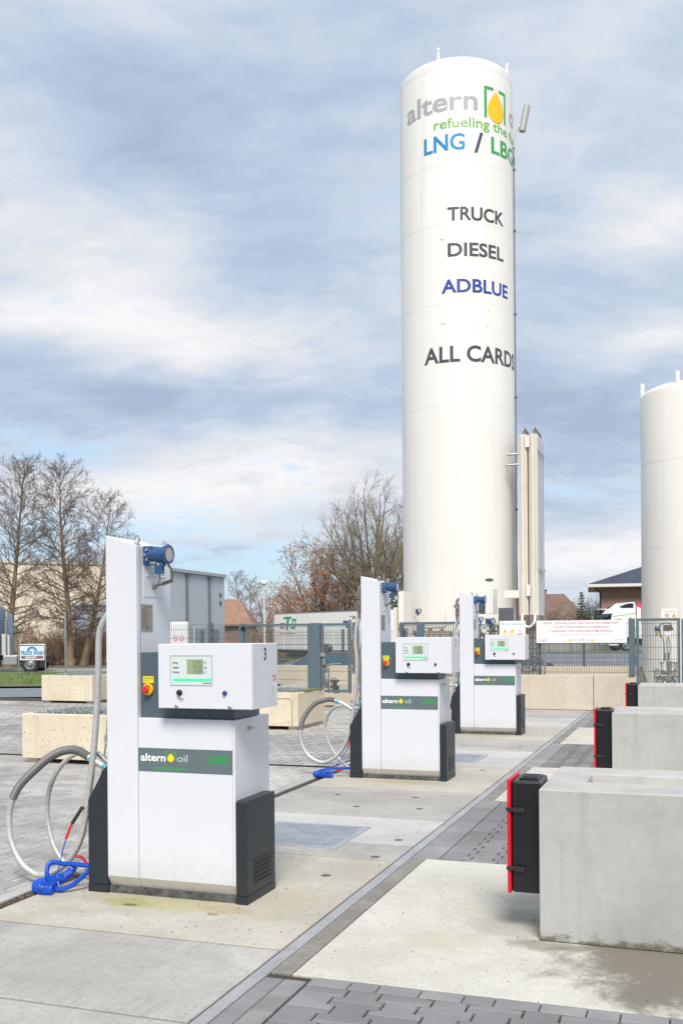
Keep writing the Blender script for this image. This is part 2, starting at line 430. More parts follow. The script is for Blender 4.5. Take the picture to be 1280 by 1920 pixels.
M_fence = P('fence_grey_green', (.105, .145, .165), .45, 0, .12, 8)
M_wire = P('fence_wire', (.10, .125, .13), .5, .2)
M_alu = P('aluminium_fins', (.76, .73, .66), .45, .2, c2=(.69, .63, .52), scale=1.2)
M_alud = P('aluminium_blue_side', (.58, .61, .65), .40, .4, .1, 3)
M_cab = P('grey_cabinet', (.10, .115, .13), .5, 0, .1, 5)
M_tyre = P('tyre', (.03, .03, .031), .8, 0, .3, 20)
M_trim = P('car_trim', (.50, .50, .52), .5)
M_carglass = P('car_glass', (.05, .12, .165), .08, 0, spec=.22)
M_chrome = P('chrome_trim', (.55, .56, .58), .32, 1.0)

# ------------------------------------------------------------------ ground
U0 = -2.03; V_ROW = [4.78, 6.88, 8.48, 10.02, 12.1, 13.65, 15.15, 17.2, 19.1, 20.98]
V_PUMP = [5.507, 10.70, 15.75]

# wide terrain
mb = MB(); xs = [-400, -250, -150, -90, -70] + [-60 + 3 * i for i in range(40)] + [62, 75, 100, 160, 260, 400]
ds = [-30, -10, 0] + [2 * i for i in range(1, 50)] + [110, 130, 170, 250, 400, 800]
for D in ds:
    for X_ in xs:
        p = wp(X_, D, terrain(X_, D) - 0.16); mb.v.append(tuple(p))
nx = len(xs)
for j in range(len(ds) - 1):
    for i in range(nx - 1): mb.f.append((j * nx + i, j * nx + i + 1, (j + 1) * nx + i + 1, (j + 1) * nx + i)); mb.m.append(0); mb.sh.append(1)
struct(mb.build('ground', P('soil_and_dry_grass', (.13, .13, .065), .95, 0, c2=(.085, .072, .05), scale=.35, bmp=.5, bscale=20), smooth=False))

# joint bed under all paving
mb = MB(); mb.add([(-24, 0.2, -.012), (8, .2, -.012), (8, 22, -.012), (-24, 22, -.012)], [(0, 1, 2, 3)])
struct(mb.build('forecourt', P('joint_sand', (.055, .048, .04), .95, 0, c2=(.028, .026, .024), scale=7, bmp=.5, bscale=90), smooth=False))
# concrete bed under the tank yard
mb = MB(); mb.box(-12, 5, 21.05, 31.5, -.6, -.002)
struct(mb.build('tank_yard', concrete('yard_concrete', (.50, .48, .44), (.40, .38, .34))))

# slabs of the dispenser island
M_sl = [concrete('slab_warm', (.58, .55, .495), (.45, .42, .36), streak=.38, stain=((.34, .30, .22), .35), big=.8,
                 pos_stains=[(-3.05, 5.40, .62, .20, (.36, .33, .14), .55), (-3.28, 5.36, .22, .12, (.24, .25, .06), .55), (-2.62, 5.38, .22, .12, (.34, .26, .15), .5), (-3.24, 5.31, .07, .03, (.07, .075, .03), .8), (-2.66, 5.27, .05, .025, (.18, .12, .08), .7), (-2.35, 5.6, .3, .5, (.42, .37, .25), .4),
                             (-3.0, 10.55, .6, .15, (.30, .24, .08), .5), (-3.0, 15.6, .6, .15, (.28, .25, .10), .5)]),
        concrete('slab_grey', (.54, .52, .49), (.38, .365, .345), streak=.5, stain=((.20, .195, .19), .5), big=.55),
        concrete('slab_bright', (.60, .595, .58), (.46, .45, .44), streak=.4, stain=((.30, .29, .28), .4), big=.7)]
def chamfer_slab(mb, x0, x1, y0, y1, mi=0, c=.003, sh=None, z=0.0):
    vs = [(x0, y0, z - .05), (x1, y0, z - .05), (x1, y1, z - .05), (x0, y1, z - .05), (x0, y0, z - c), (x1, y0, z - c), (x1, y1, z - c), (x0, y1, z - c),
          (x0 + c, y0 + c, z), (x1 - c, y0 + c, z), (x1 - c, y1 - c, z), (x0 + c, y1 - c, z)]
    fs = [(8, 9, 10, 11)] + [(a, (a + 1) % 4, 4 + (a + 1) % 4, 4 + a) for a in range(4)] + [(4 + a, 4 + (a + 1) % 4, 8 + (a + 1) % 4, 8 + a) for a in range(4)]
    mb.add(vs, fs, mi, sh)
rows = [(1.2, 2.7, 1), (2.71, 3.765, 1), (3.78, 4.78, 1), (4.80, 6.885, 0), (6.90, 7.42, 1), (7.424, 8.47, 2), (8.485, 10.01, 1), (10.03, 12.09, 0), (12.11, 13.64, 2), (13.66, 15.14, 1), (15.16, 17.2, 0), (17.22, 19.1, 2), (19.12, 20.98, 1)]
def grate_hole(i): return None
mb = MB()
rnd = random.Random(3)
for (a, b, k) in [(q_[0] + .004, q_[1] - .004, q_[2]) for q_ in rows]:
    x0 = -3.93 if a > 3.7 else -6.5
    if a < 4.7: x0 = -7.5
    chamfer_slab(mb, x0, U0 + .0, a, b, k)
struct(mb.build('concrete_apron', M_sl, smooth=False))
# anchor plugs let into the slabs
mb = MB()
for (a, b) in [(-2.35, 6.35), (-2.95, 6.2), (-2.2, 7.6), (-2.4, 9.0), (-3.0, 8.95), (-2.6, 9.6), (-3.4, 9.55), (-2.3, 14.2), (-3.1, 14.1), (-2.35, 11.7), (-2.2, 6.98)]:
    mb.lathe([(.034, -.01), (.034, .002), (.028, .003), (.0, .003)], (a, b, 0), n=14)
struct(mb.build('slab_plug', P('dark_plug', (.17, .15, .13), .7, .3, .4, 20)))

# drain channel and strip beside it
mb = MB(); y = 1.0
while y < 20.9:
    mb.box(U0 + .012, U0 + .082, y, y + .497, -.04, -.002, 0); y += .5
struct(mb.build('drain_channel', concrete('channel_grey', (.40, .41, .42), (.30, .31, .33), big=2.0, rough=.6), smooth=False, bevel=.003))
mb = MB()
for a, b in [(4.47, 7.03), (9.66, 12.15), (14.8, 17.3)]: mb.box(U0 + .088, -1.838, a, b, -.05, -.003)
struct(mb.build('drain_strip', concrete('strip_aggregate', (.30, .285, .26), (.20, .185, .165), big=3.0), smooth=False))
mb = MB()  # narrow pads the crash blocks stand on
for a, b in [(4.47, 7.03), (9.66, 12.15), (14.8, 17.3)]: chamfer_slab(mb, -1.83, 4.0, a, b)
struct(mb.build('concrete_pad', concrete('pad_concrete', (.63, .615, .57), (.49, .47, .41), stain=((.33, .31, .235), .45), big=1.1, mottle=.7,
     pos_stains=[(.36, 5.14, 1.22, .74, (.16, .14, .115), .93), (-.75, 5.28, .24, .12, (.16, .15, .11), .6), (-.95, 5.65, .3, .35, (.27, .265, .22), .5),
                 (-1.25, 5.2, .28, .25, (.40, .38, .26), .4)]), smooth=False))

# interlocking double-T stones
def stones(mb, x0, x1, y0, y1, w_, L, amp, rnd, along='y', gap=.005, detail=True, z=0.0, lo=.86, hi=1.06):
    """columns of double-T stones; columns run along `along`"""
    ra, rb = ((x0, x1), (y0, y1)) if along == 'y' else ((y0, y1), (x0, x1))
    nc = int((ra[1] - ra[0]) / w_); nl = int((rb[1] - rb[0]) / L) + 1
    def edge(j, s):      # zigzag displacement of boundary j at length s
        u = (s / L) % 1.0
        tz = 1 if (u < .25 or u > .75) else -1
        return (-1) ** j * amp * tz
    for i in range(nc):
        for k in range(-1, nl):
            # stone of column i: ends where both sides bulge outward
            s0 = rb[0] + (k + (0 if i % 2 else .5)) * L
            a0 = s0; a1 = s0 + L
            
            a0 = max(a0, rb[0]); a1 = min(a1, rb[1])
            if a1 - a0 < .03: continue
            g = gap / 2; pts_l = []; pts_r = []
            e = amp * .9
            for (c0, c1) in ((.0, 1), (.25 - e, 1), (.25 + e, -1), (.75 - e, -1), (.75 + e, 1), (1.0, 1)):
                s_ = s0 + c0 * L
                if s_ < a0 - 1e-6 or s_ > a1 + 1e-6: continue
                pts_l.append((ra[0] + i * w_ - amp * c1 + g, s_)); pts_r.append((ra[0] + (i + 1) * w_ + amp * c1 - g, s_))
            for s_, ins in ((a0, 0), (a1, 1)):
                f_ = (s_ - s0) / L; c1 = 1 if (f_ < .25 or f_ > .75) else -1
                if pts_l and abs(pts_l[-1 if ins else 0][1] - s_) > 1e-4:
                    pl_, pr_ = (ra[0] + i * w_ - amp * c1 + g, s_), (ra[0] + (i + 1) * w_ + amp * c1 - g, s_)
                    if ins: pts_l.append(pl_); pts_r.append(pr_)
                    else: pts_l.insert(0, pl_); pts_r.insert(0, pr_)
            if len(pts_l) < 2: continue
            def clampend(P_):
                q = list(P_); q[0] = (q[0][0], max(q[0][1], a0) + g); q[-1] = (q[-1][0], min(q[-1][1], a1) - g); return q
            if i == 0: pts_l = [(ra[0] + g, q_[1]) for q_ in pts_l]
            if i == nc - 1: pts_r = [(ra[0] + nc * w_ - g, q_[1]) for q_ in pts_r]
            poly = clampend(pts_r) + clampend(pts_l)[::-1]
            poly = [(min(max(p[0], ra[0]), ra[0] + nc * w_), p[1]) for p in poly]
            sh = lo + (hi - lo) * rnd.random()
            tilt = (rnd.random() - .5) * .0016
            cx = sum(p[0] for p in poly) / len(poly); cy = sum(p[1] for p in poly) / len(poly); n = len(poly)
            if along == 'x': conv = lambda p, zz: (p[1], p[0], zz)
            else: conv = lambda p, zz: (p[0], p[1], zz)
            if detail:
                inn = [(p[0] + (.004 if p[0] < cx else -.004), p[1] + (.004 if p[1] < cy else -.004)) for p in poly]
                vs = [conv(p, z - .012) for p in poly] + [conv(p, z - .004) for p in poly] + [conv(p, z + tilt * (1 if p[0] > cx else -1)) for p in inn]
                fs = [tuple(range(2 * n, 3 * n))] + [(a, (a + 1) % n, n + (a + 1) % n, n + a) for a in range(n)] + [(n + a, n + (a + 1) % n, 2 * n + (a + 1) % n, 2 * n + a) for a in range(n)]
            else:
                vs = [conv(p, z + tilt) for p in poly]; fs = [tuple(range(n))]
            if along == 'x': fs = [f[::-1] for f in fs]
            mb.add(vs, fs, 0, sh)
M_pav = shaded('dark_grey_pavers', (.25, .25, .26), (.19, .192, .20), big=.9)
M_pavl = shaded('light_grey_pavers', (.56, .535, .50), (.30, .29, .285), big=.38)
mb = MB(); rnd = random.Random(5)
stones(mb, -1.72, 3.6, 1.2, 4.36, .20, .20, .022, rnd, gap=.010, lo=.82, hi=1.12)
struct(mb.build('paving', M_pav, smooth=False, shade=True))
mb = MB()   # rectangular edge stones round the field
x = U0 + .3
x = -1.72; k = 0
while x < 3.4:
    L = .14 if k % 3 == 1 else .20
    chamfer_slab(mb, x + .003, x + L - .003, 4.365, 4.462, c=.004, sh=.9 + .25 * rnd.random()); x += L; k += 1
y = 1.2
while y < 4.4:
    chamfer_slab(mb, U0 + .09, U0 + .185, y + .003, y + .197, c=.004, sh=.85 + .2 * rnd.random())
    chamfer_slab(mb, U0 + .19, U0 + .300, y + .003, y + .197, c=.004, sh=.85 + .2 * rnd.random()); y += .2
struct(mb.build('paving_edge', shaded('grey_edge_stones', (.27, .27, .275), (.20, .20, .205), big=1.5), smooth=False, shade=True))
mb = MB()
for a, b in [(7.045, 9.65), (12.16, 14.79), (17.31, 20.9)]: stones(mb, -1.74, 2.6, a, b, .20, .20, .022, rnd, detail=a < 10, gap=.011)
for a, b in [(7.045, 9.65), (12.16, 14.79), (17.31, 20.9)]:
    y = a
    while y < b - .1:
        chamfer_slab(mb, U0 + .09, -1.842 + .098, y + .003, min(y + .2, b) - .003, c=.004, sh=1.1 + .2 * rnd.random()); y += .2
struct(mb.build('paving', shaded('grey_pavers', (.25, .25, .255), (.175, .175, .18), big=.8), smooth=False, shade=True))
mb = MB()
stones(mb, -9.5, -4.14, 3.2, 11.5, .20, .23, .020, rnd, along='x', gap=.012, lo=.80, hi=1.10)
stones(mb, -19.0, -4.14, 11.52, 20.9, .20, .23, .020, rnd, along='x', gap=.014, detail=False, lo=.82, hi=1.10)
stones(mb, -19.0, -9.52, 6.0, 11.5, .20, .23, .020, rnd, along='x', gap=.014, detail=False, lo=.82, hi=1.10)
struct(mb.build('paving', M_pavl, smooth=False, shade=True))
mb = MB(); y = 3.0   # kerb along the left side of the island
while y < 20.8:
    chamfer_slab(mb, -4.13, -4.03, y + .003, y + .997, c=.006, sh=.95 + .15 * rnd.random(), z=.004); y += 1.0
struct(mb.build('kerb', shaded('kerb_stone', (.44, .43, .42), (.36, .35, .34), big=2.0), smooth=False, shade=True))
# crumbs of soil and small stones in the left joint
mb = MB(); rnd = random.Random(11)
for _ in range(420):
    a = -4.03 + .10 * rnd.random(); b = 4.8 + 1.6 * rnd.random() if rnd.random() < .75 else 3.8 + 12 * rnd.random(); r = .003 + .008 * rnd.random() ** 2
    mb.ball((a, b, -.010 + r * .4), r, 5, 3, sq=(1, 1.2, .7))
for _ in range(160):
    a = -3.9 + 1.85 * rnd.random(); b = 4.85 + 2.0 * rnd.random(); r = .002 + .004 * rnd.random() ** 2
    mb.ball((a, b, r * .3), r, 5, 3, sq=(1.2, 1, .6))
for _ in range(150):
    a = -1.8 + 2.2 * rnd.random(); b = 4.5 + 2.2 * rnd.random(); r = .002 + .003 * rnd.random() ** 2
    mb.ball((a, b, r * .3), r, 5, 3, sq=(1.2, 1, .6))
stuff(tag(mb.build('grit', P('brown_grit', (.20, .15, .10), .95, 0, .5, 30)), 'loose soil and grit lying in the slab joints', 'grit'))

# road, verge, road on the right
def strip(name, mat, Xs, D0, D1, dz, nD=8, edge=0.0):
    mb = MB(); rows_ = []
    for j in range(nD + 1):
        for X_ in Xs:
            D = D0 + (D1 - D0) * j / nD + edge * X_
            mb.v.append(tuple(wp(X_, D, terrain(X_, D) + dz)))
    n = len(Xs)
    for j in range(nD):
        for i in range(n - 1): mb.f.append((j * n + i, j * n + i + 1, (j + 1) * n + i + 1, (j + 1) * n + i)); mb.m.append(0); mb.sh.append(1)
    return struct(mb.build(name, mat, smooth=True))
M_road = P('worn_asphalt', (.20, .215, .245), .8, 0, c2=(.15, .16, .185), scale=.6, bmp=.5, bscale=60)
strip('road', M_road, [-70 + 2 * i for i in range(35)], 26.4, 33.7, .0)
strip('kerb', P('dark_kerb', (.085, .08, .08), .9, 0, .3, 5), [-70 + 2 * i for i in range(35)], 33.2, 33.6, .06, 1)
strip('grass_verge', P('winter_grass', (.085, .16, .025), .95, 0, c2=(.13, .105, .065), scale=.42, bmp=.8, bscale=18), [-70 + 2 * i for i in range(35)], 33.6, 57, .05, 12)
strip('yard_lane', P('worn_lane', (.30, .29, .28), .9, 0, .3, .5), [-70 + 2 * i for i in range(35)], 57.5, 63, .03, 4)
strip('road', M_road, [-4 + 2.5 * i for i in range(30)], 44, 72, .02, 12)
strip('road_marking', P('road_paint', (.62, .62, .62), .7, 0, .2, 6), [6 + i for i in range(40)], 57.5, 57.9, .026, 1, -.12)
strip('grass_verge', P('winter_grass_right', (.10, .15, .035), .95, 0, c2=(.14, .13, .07), scale=.6), [-4 + 2.5 * i for i in range(30)], 72.4, 77, .05, 3)
mb = MB(); rnd = random.Random(21)
for _ in range(9000):
    X_ = -34 + 30 * rnd.random(); D = 33.8 + 22 * rnd.random() ** 1.5; p = wp(X_, D, terrain(X_, D) + .04)
    if math.sin(X_ * .9 + D * .35) + math.sin(X_ * .31 - D * .6 + 1) > .9: continue
    hgt = .06 + .14 * rnd.random(); a = rnd.random() * 6.28; wd = .02 + .03 * rnd.random()
    dx, dy = math.cos(a) * wd, math.sin(a) * wd; lx, ly = (rnd.random() - .5) * .1, (rnd.random() - .5) * .1
    mb.add([(p.x - dx, p.y - dy, p.z), (p.x + dx, p.y + dy, p.z), (p.x + lx, p.y + ly, p.z + hgt)], [(0, 1, 2)])
stuff(tag(mb.build('grass', P('grass_blades', (.12, .25, .025), .9, 0, c2=(.16, .20, .05), scale=1.5), smooth=False), 'short green grass on the verge beside the road', 'grass'))

# steel cover plates let into the slabs
def cover(x0, x1, y0, y1, label):
    t = thing('inspection_cover', label, 'manhole cover', ((x0 + x1) / 2, (y0 + y1) / 2, 0), group='steel inspection covers in the slabs')
    a, b = (x1 - x0) / 2, (y1 - y0) / 2
    mb = MB()
    for q in ((-a, a, -b, -b + .05), (-a, a, b - .05, b), (-a, -a + .05, -b + .05, b - .05), (a - .05, a, -b + .05, b - .05)): mb.box(*q, -.01, .006)
    mb.build('frame', P('cover_frame_zinc', (.40, .43, .47), .55, .35, .2, 6), t, smooth=False)
    mb = MB(); mb.box(-a + .053, a - .053, -b + .053, b - .053, -.01, .004)
    x = -a + .07
    while x < a - .07: mb.box(x, x + .008, -b + .06, b - .06, .004, .0058); x += .05
    y = -b + .07
    while y < b - .07: mb.box(-a + .06, a - .06, y, y + .008, .004, .0054); y += .05
    mb.build('plate', P('cover_plate_zinc', (.36, .39, .43), .55, .4, .25, 5), t, smooth=False)
    for q in (-.3, .3):
        mb = MB(); mb.lathe([(.02, .002), (.02, .009), (.012, .009), (.0, .008)], (q, -b + .12, 0), n=12); mb.build('lifting_socket', M_galv, t)
cover(-3.42, -2.56, 7.15, 8.02, 'nearest grey steel inspection cover plate, beside the first dispenser')
cover(-3.42, -2.56, 12.3, 13.15, 'farther grey steel inspection cover plate, beside the second dispenser')

# ------------------------------------------------------------------ fuel dispensers
# local axes: x right along the front, y back, z up; origin at the foot of the column's left front edge
HOSES = {   # main hose, second hose, air hose: (x, y, z)
    1: dict(main=[(-.070, .16, 1.80), (-.120, .15, 1.72), (-.150, .15, 1.62), (-.158, .15, 1.4), (-.173, .15, 1.12), (-.196, .14, .84), (-.231, .13, .558), (-.274, .11, .31), (-.37, .08, .145),
                  (-.537, .06, .060), (-.685, .06, .113), (-.787, .07, .261), (-.819, .09, .439), (-.766, .10, .604), (-.645, .12, .735), (-.488, .13, .850), (-.342, .14, .885), (-.235, .15, .840), (-.10, .17, .76)],
            ribbed=(.70, .945),
            second=[(-.045, .22, 1.80), (-.085, .22, 1.62), (-.105, .22, 1.3), (-.125, .22, 1.0), (-.150, .22, .80), (-.185, .22, .60), (-.14, .24, .48)],
            loop=[(-.06, .30, .70), (-.20, .30, .755), (-.33, .30, .830), (-.45, .30, .830), (-.58, .30, .720), (-.655, .30, .56), (-.665, .30, .38), (-.60, .28, .20), (-.50, .27, .09), (-.38, .26, .045), (-.20, .25, .05), (-.13, .25, .06)],
            coil=[(-.134, .02, .158), (-.233, .0, .166), (-.314, -.03, .171), (-.365, -.05, .182), (-.403, -.06, .165), (-.408, -.07, .107), (-.372, -.08, .055), (-.315, -.09, .022), (-.285, -.09, .022), (-.24, -.05, .04), (-.176, .0, .100), (-.138, .03, .147)],
            cluster=[(-.265, .02, .150), (-.285, .0, .105), (-.33, -.03, .075), (-.40, -.05, .052), (-.455, -.07, .040), (-.44, -.12, .034), (-.38, -.15, .034), (-.31, -.14, .032)],
            boot=[(-.250, .10, .52), (-.300, .05, .415)], wire=[(-.320, .01, .318), (-.330, -.01, .25), (-.338, -.03, .17), (-.345, -.05, .10), (-.31, -.08, .03)],
            relief=[[(-.300, .05, .415), (-.312, .03, .365), (-.320, .01, .318)], [(-.27, .05, .205), (-.23, .05, .202), (-.195, .05, .17), (-.185, .05, .14)]]),
    2: dict(main=[(-.078, .16, 1.80), (-.106, .15, 1.70), (-.118, .15, 1.52), (-.102, .15, 1.314), (-.117, .15, 1.009), (-.150, .14, .704), (-.192, .13, .489), (-.291, .11, .285), (-.40, .09, .185), (-.521, .08, .150),
                  (-.685, .08, .229), (-.775, .09, .412), (-.752, .10, .63), (-.627, .12, .806), (-.50, .13, .860), (-.416, .14, .871), (-.30, .15, .835), (-.222, .15, .794), (-.10, .17, .72)],
            ribbed=(.64, .86),
            second=[(-.025, .22, 1.78), (-.045, .22, 1.62), (-.075, .22, 1.4), (-.095, .22, 1.15), (-.075, .22, .95), (-.095, .22, .75), (-.135, .22, .55), (-.14, .24, .45)],
            loop=[(-.10, .30, .70), (-.24, .30, .76), (-.34, .30, .79), (-.44, .30, .76), (-.52, .30, .66), (-.55, .30, .52), (-.50, .29, .35), (-.40, .28, .20), (-.27, .27, .09), (-.16, .26, .05), (-.12, .25, .05)],
            coil=[(-.134, .05, .10), (-.25, .03, .10), (-.36, .0, .095), (-.46, -.03, .08), (-.53, -.06, .055), (-.54, -.10, .035)],
            cluster=[(-.54, -.06, .042), (-.52, -.10, .040), (-.46, -.12, .042), (-.39, -.10, .042), (-.34, -.06, .040)],
            boot=[(-.155, .10, .54), (-.165, .06, .42)], wire=[(-.188, .04, .32), (-.21, .02, .27), (-.27, -.02, .18), (-.34, -.05, .09), (-.38, -.07, .05)],
            relief=[[(-.165, .06, .42), (-.178, .05, .37), (-.188, .04, .32)], [(-.30, .0, .07), (-.24, .03, .085), (-.20, .04, .092)]])}

def instrument(parent, name='pressure_transmitter', c=(0, 0, 0), ax=(.80, -.60, 0), s=1.0, mat=None):
    """blue two-lid transmitter with its dial, as a child of `parent`"""
    mat = mat or M_blue; c = Vector(c); d = Vector(ax).normalized(); side = Vector((-d.y, d.x, 0)); up = Vector((0, 0, 1))
    mb = MB()
    mb.lathe([(0, -.050 * s), (.050 * s, -.050 * s), (.052 * s, -.030 * s), (.047 * s, -.028 * s), (.047 * s, .028 * s), (.060 * s, .030 * s), (.061 * s, .052 * s), (.050 * s, .056 * s), (.046 * s, .050 * s), (.0, .049 * s)], c, d, 24)
    for k in range(8):
        t = 2 * math.pi * k / 8; p = c + d * .042 * s + (side * math.cos(t) + up * math.sin(t)) * .060 * s
        mb.ball(p, .009 * s, 6, 4)
    q = c - d * .055 * s
    mb.tube([c - d * .03 * s, c - d * .100 * s], .040 * s, 8)
    mb.box(q.x - .075 * s, q.x - .012 * s, q.y - .02 * s, q.y + .05 * s, q.z - .065 * s, q.z + .055 * s)
    mb.tube([c - up * .045 * s, c - up * .075 * s], .022 * s, 12); mb.box(c.x - .045 * s, c.x + .002 * s, c.y - .022 * s, c.y + .022 * s, c.z - .122 * s, c.z - .070 * s)
    o = mb.build(name, mat, parent, bevel=.002 * s)
    mb = MB(); mb.lathe([(.0, .0495 * s), (.045 * s, .0505 * s), (.0, .0515 * s)], c, d, 24); mb.build('dial', M_glass, o)
    mb = MB()
    for k, (a, b) in enumerate([(-.042, .030), (-.052, .0), (-.040, -.030)]): mb.lathe([(.012 * s, 0), (.012 * s, .016 * s), (.008 * s, .022 * s), (0, .022 * s)], (q.x + a * s, q.y - .020 * s, q.z + b * s), (0, -1, 0), 12)
    mb.box(q.x - .02 * s, q.x + .018 * s, q.y - .0225 * s, q.y - .0200 * s, q.z - .060 * s, q.z - .045 * s)
    mb.build('bolt', M_chrome, o); return o

def logo(st, x, z, yy):
    """the station's name with the drop between two corner brackets"""
    mb = MB(); a = write(mb, 'altern', .047, (x, yy, z), bold=.022, width=.176); mb.build('station_name', M_txtw, st, smooth=False)
    cx = x + a + .037
    mb = MB(); flat(mb, drop_pts(cx, z + .020, .0235, .054), (0, yy - .0008, 0)); mb.build('drop_emblem', M_drop, st, smooth=False)
    g = .0045
    for sgn in (-1, 1):
        mb = MB(); e = cx + sgn * .035; xa, xb = sorted((e, e - sgn * g)); xc = e - sgn * .020
        pts = [(e, z + .010), (e, z + .062), (xc, z + .062), (xc, z + .057), (e - sgn * g, z + .057), (e - sgn * g, z + .010)]
        flat(mb, pts if sgn > 0 else pts[::-1], (0, yy, 0)); mb.build('bracket_emblem', M_grn, st, smooth=False)
    mb = MB(); write(mb, 'oil', .047, (cx + .043, yy, z), bold=.0, width=.072); mb.build('station_name', M_txtg, st, smooth=False)
    mb = MB(); write(mb, 'refueling the future', .020, (x + .095, yy, z - .052), bold=.008, width=.225); mb.build('tagline', M_grn, st, smooth=False)

def dispenser(idx, V, label, num, hz, ux=-3.515):
    t = thing('fuel_dispenser', label, 'fuel pump', (ux, V, 0), group='fuel dispensers in a row')
    # column and tower
    TOPL, TOPR, TOPP = 2.276, 2.205, 2.181
    mb = MB(); lip = .040
    prof = [(0, 0.112), (lip, .046), (.40, .046), (.40, 0)]
    def shell(mb, x0, x1, zt0, zt1, depth):
        vs = [(x0, 0, .112), (x1, 0, .112), (x1, lip, .046), (x0, lip, .046), (x0, depth, .046), (x1, depth, .046), (x0, 0, zt0), (x1, 0, zt1), (x0, depth, zt0), (x1, depth, zt1)]
        fs = [(0, 1, 7, 6), (3, 2, 1, 0), (3, 4, 5, 2), (4, 8, 9, 5), (6, 7, 9, 8), (0, 6, 8, 4, 3), (1, 2, 5, 9, 7)]
        mb.add(vs, fs[:1] + fs[2:])
        kick.append((x0, x1))
    kick = []
    shell(mb, 0, .2225, TOPL, TOPR, .435)
    col = mb.build('column', M_white, t, bevel=.004)
    # inset side of the column: a plate set in behind the front door, with its vents, hatch and name plate
    mb = MB(); mb.box(.2227, .2240, .0, .040, .12, 2.20); mb.build('door_edge', M_white, col, smooth=False)
    mb = MB(); mb.box(.2227, .2236, .043, .047, 1.532, 2.195); mb.build('seam', P('seam_shadow', (.30, .30, .32), .6), col, smooth=False)
    mb = MB(); mb.box(.2226, .2262, .085, .355, 1.885, 2.11); ap = mb.build('access_panel', M_white, col, bevel=.0012)
    for k in range(4):
        mb = MB(); mb.prism([(.2262, 2.090 - k * .019), (.2350, 2.078 - k * .019), (.2262, 2.076 - k * .019)], 'y', .115, .345); mb.build('vent_louvre', M_white, ap, smooth=False)
    mb = MB(); mb.box(.2226, .2250, .050, .195, 1.662, 1.836)
    pl = mb.build('name_plate', M_plate, t, bevel=.0008)
    mb = MB(); write(mb, 'TYPENSCHILD', .008, (.2256, .095, 1.815), xd=(0, 1, 0)); rn = random.Random(4)
    for k in range(13): flat(mb, [(.065, 0), (.065 + .05 + .05 * rn.random(), 0), (.065 + .05 + .04 * rn.random(), .003), (.065, .003)], (.2256, 0, 1.80 - k * .0095), xd=(0, 1, 0))
    flat(mb, [(.175, 1.818), (.185, 1.818), (.185, 1.828), (.175, 1.828)], (.2256, 0, 0), xd=(0, 1, 0)); flat(mb, [(.11, 1.675), (.135, 1.675), (.135, 1.685), (.11, 1.685)], (.2256, 0, 0), xd=(0, 1, 0))
    mb.build('plate_writing', M_plog, pl, smooth=False)
    # slate panel with its stop button, neck under the display box
    mb = MB(); mb.box(.2225, .470, .040, .40, 1.121, 1.530); mb.box(.470, .872, .040, .42, 1.121, 1.188)
    sp = mb.build('slate_panel', M_slate, t, bevel=.002)
    mb = MB(); mb.box(.242, .318, .037, .0398, 1.337, 1.380); lb = mb.build('warning_label', M_lab, sp)
    mb = MB(); write(mb, 'NOT-AUS', .011, (.250, .0364, 1.361), bold=.01); write(mb, 'Emergency', .007, (.250, .0364, 1.349)); mb.build('label_writing', M_txt, lb, smooth=False)
    mb = MB(); es = mb
    for k in range(22):     # shroud ring open at the upper left
        pass
    ringp = [Vector((.283 + .030 * math.cos(a), .024, 1.298 + .030 * math.sin(a))) for a in [math.radians(-150 + 290 * i / 24) for i in range(25)]]
    mb.tube(ringp, .0085, 8); mb.lathe([(.034, 0), (.034, .012), (.030, .014), (0, .014)], (.283, .040, 1.298), (0, -1, 0), 24)
    eb = mb.build('emergency_stop', M_yel, sp)
    mb = MB(); mb.lathe([(.010, .0), (.010, .024), (.021, .026), (.022, .036), (.016, .043), (0, .044)], (.280, .030, 1.298), (0, -1, 0), 20); mb.build('push_button', M_red, eb)
    # cabinet
    mb = MB(); shell(mb, .2260, .895, 1.120, 1.117, .52); cb = mb.build('cabinet', M_white, t, bevel=.004)
    mb = MB(); mb.box(.878, .8795, -.0008, .0, .12, 1.11); mb.build('seam', P('seam_shadow', (.30, .30, .32), .6), cb, smooth=False)
    mb = MB(); mb.lathe([(.014, 0), (.014, .006), (.009, .008), (.009, .022), (0, .022)], (.895, .20, 1.055), (1, 0, 0), 14); mb.box(.915, .922, .18, .235, 1.048, 1.062); mb.build('latch', M_steel, cb)
    mb = MB(); mb.box(.2275, .880, -.0018, .0, .786, .933); st = mb.build('name_stripe', M_stripe, cb, smooth=False)
    logo(st, .245, .853, -.0024)
    mb = MB(); write(mb, 'LNG', .054, (.716, -.0024, .850), bold=.03, width=.132); mb.build('grade_name', P('bright_green_writing', (.006, .33, .05), .55), st, smooth=False)
    for (x0, x1) in kick:      # slanted lower lip of the front panels, bounce light in its colour
        mb = MB(); mb.add([(x0, 0, .112), (x1, 0, .112), (x1, lip, .046), (x0, lip, .046)], [(3, 2, 1, 0)]); mb.build('tinted_lip', M_lip, col if x0 == 0 else cb, smooth=False)
    # plinth, side housing, left fin
    mb = MB(); mb.box(.0, .893, .018, .41, .0, .0455); mb.build('plinth', M_plinth, t, smooth=False)
    mb = MB(); mb.prism([(0, .052), (.43, .052), (.43, .628), (.03, .628), (0, .618)], 'x', .8965, .970); sh = mb.build('side_housing', M_anth, t, bevel=.003)
    mb = MB(); mb.box(.8955, .9715, -.001, .43, .0, .050); mb.build('side_foot', M_anth, sh, bevel=.002)
    mb = MB()
    for k in range(6): mb.prism([(.970, .098 + k * .027), (.979, .106 + k * .027), (.979, .112 + k * .027), (.970, .114 + k * .027)], 'y', .12, .36)
    mb.build('vent_slot', M_anth, sh, bevel=.0015)
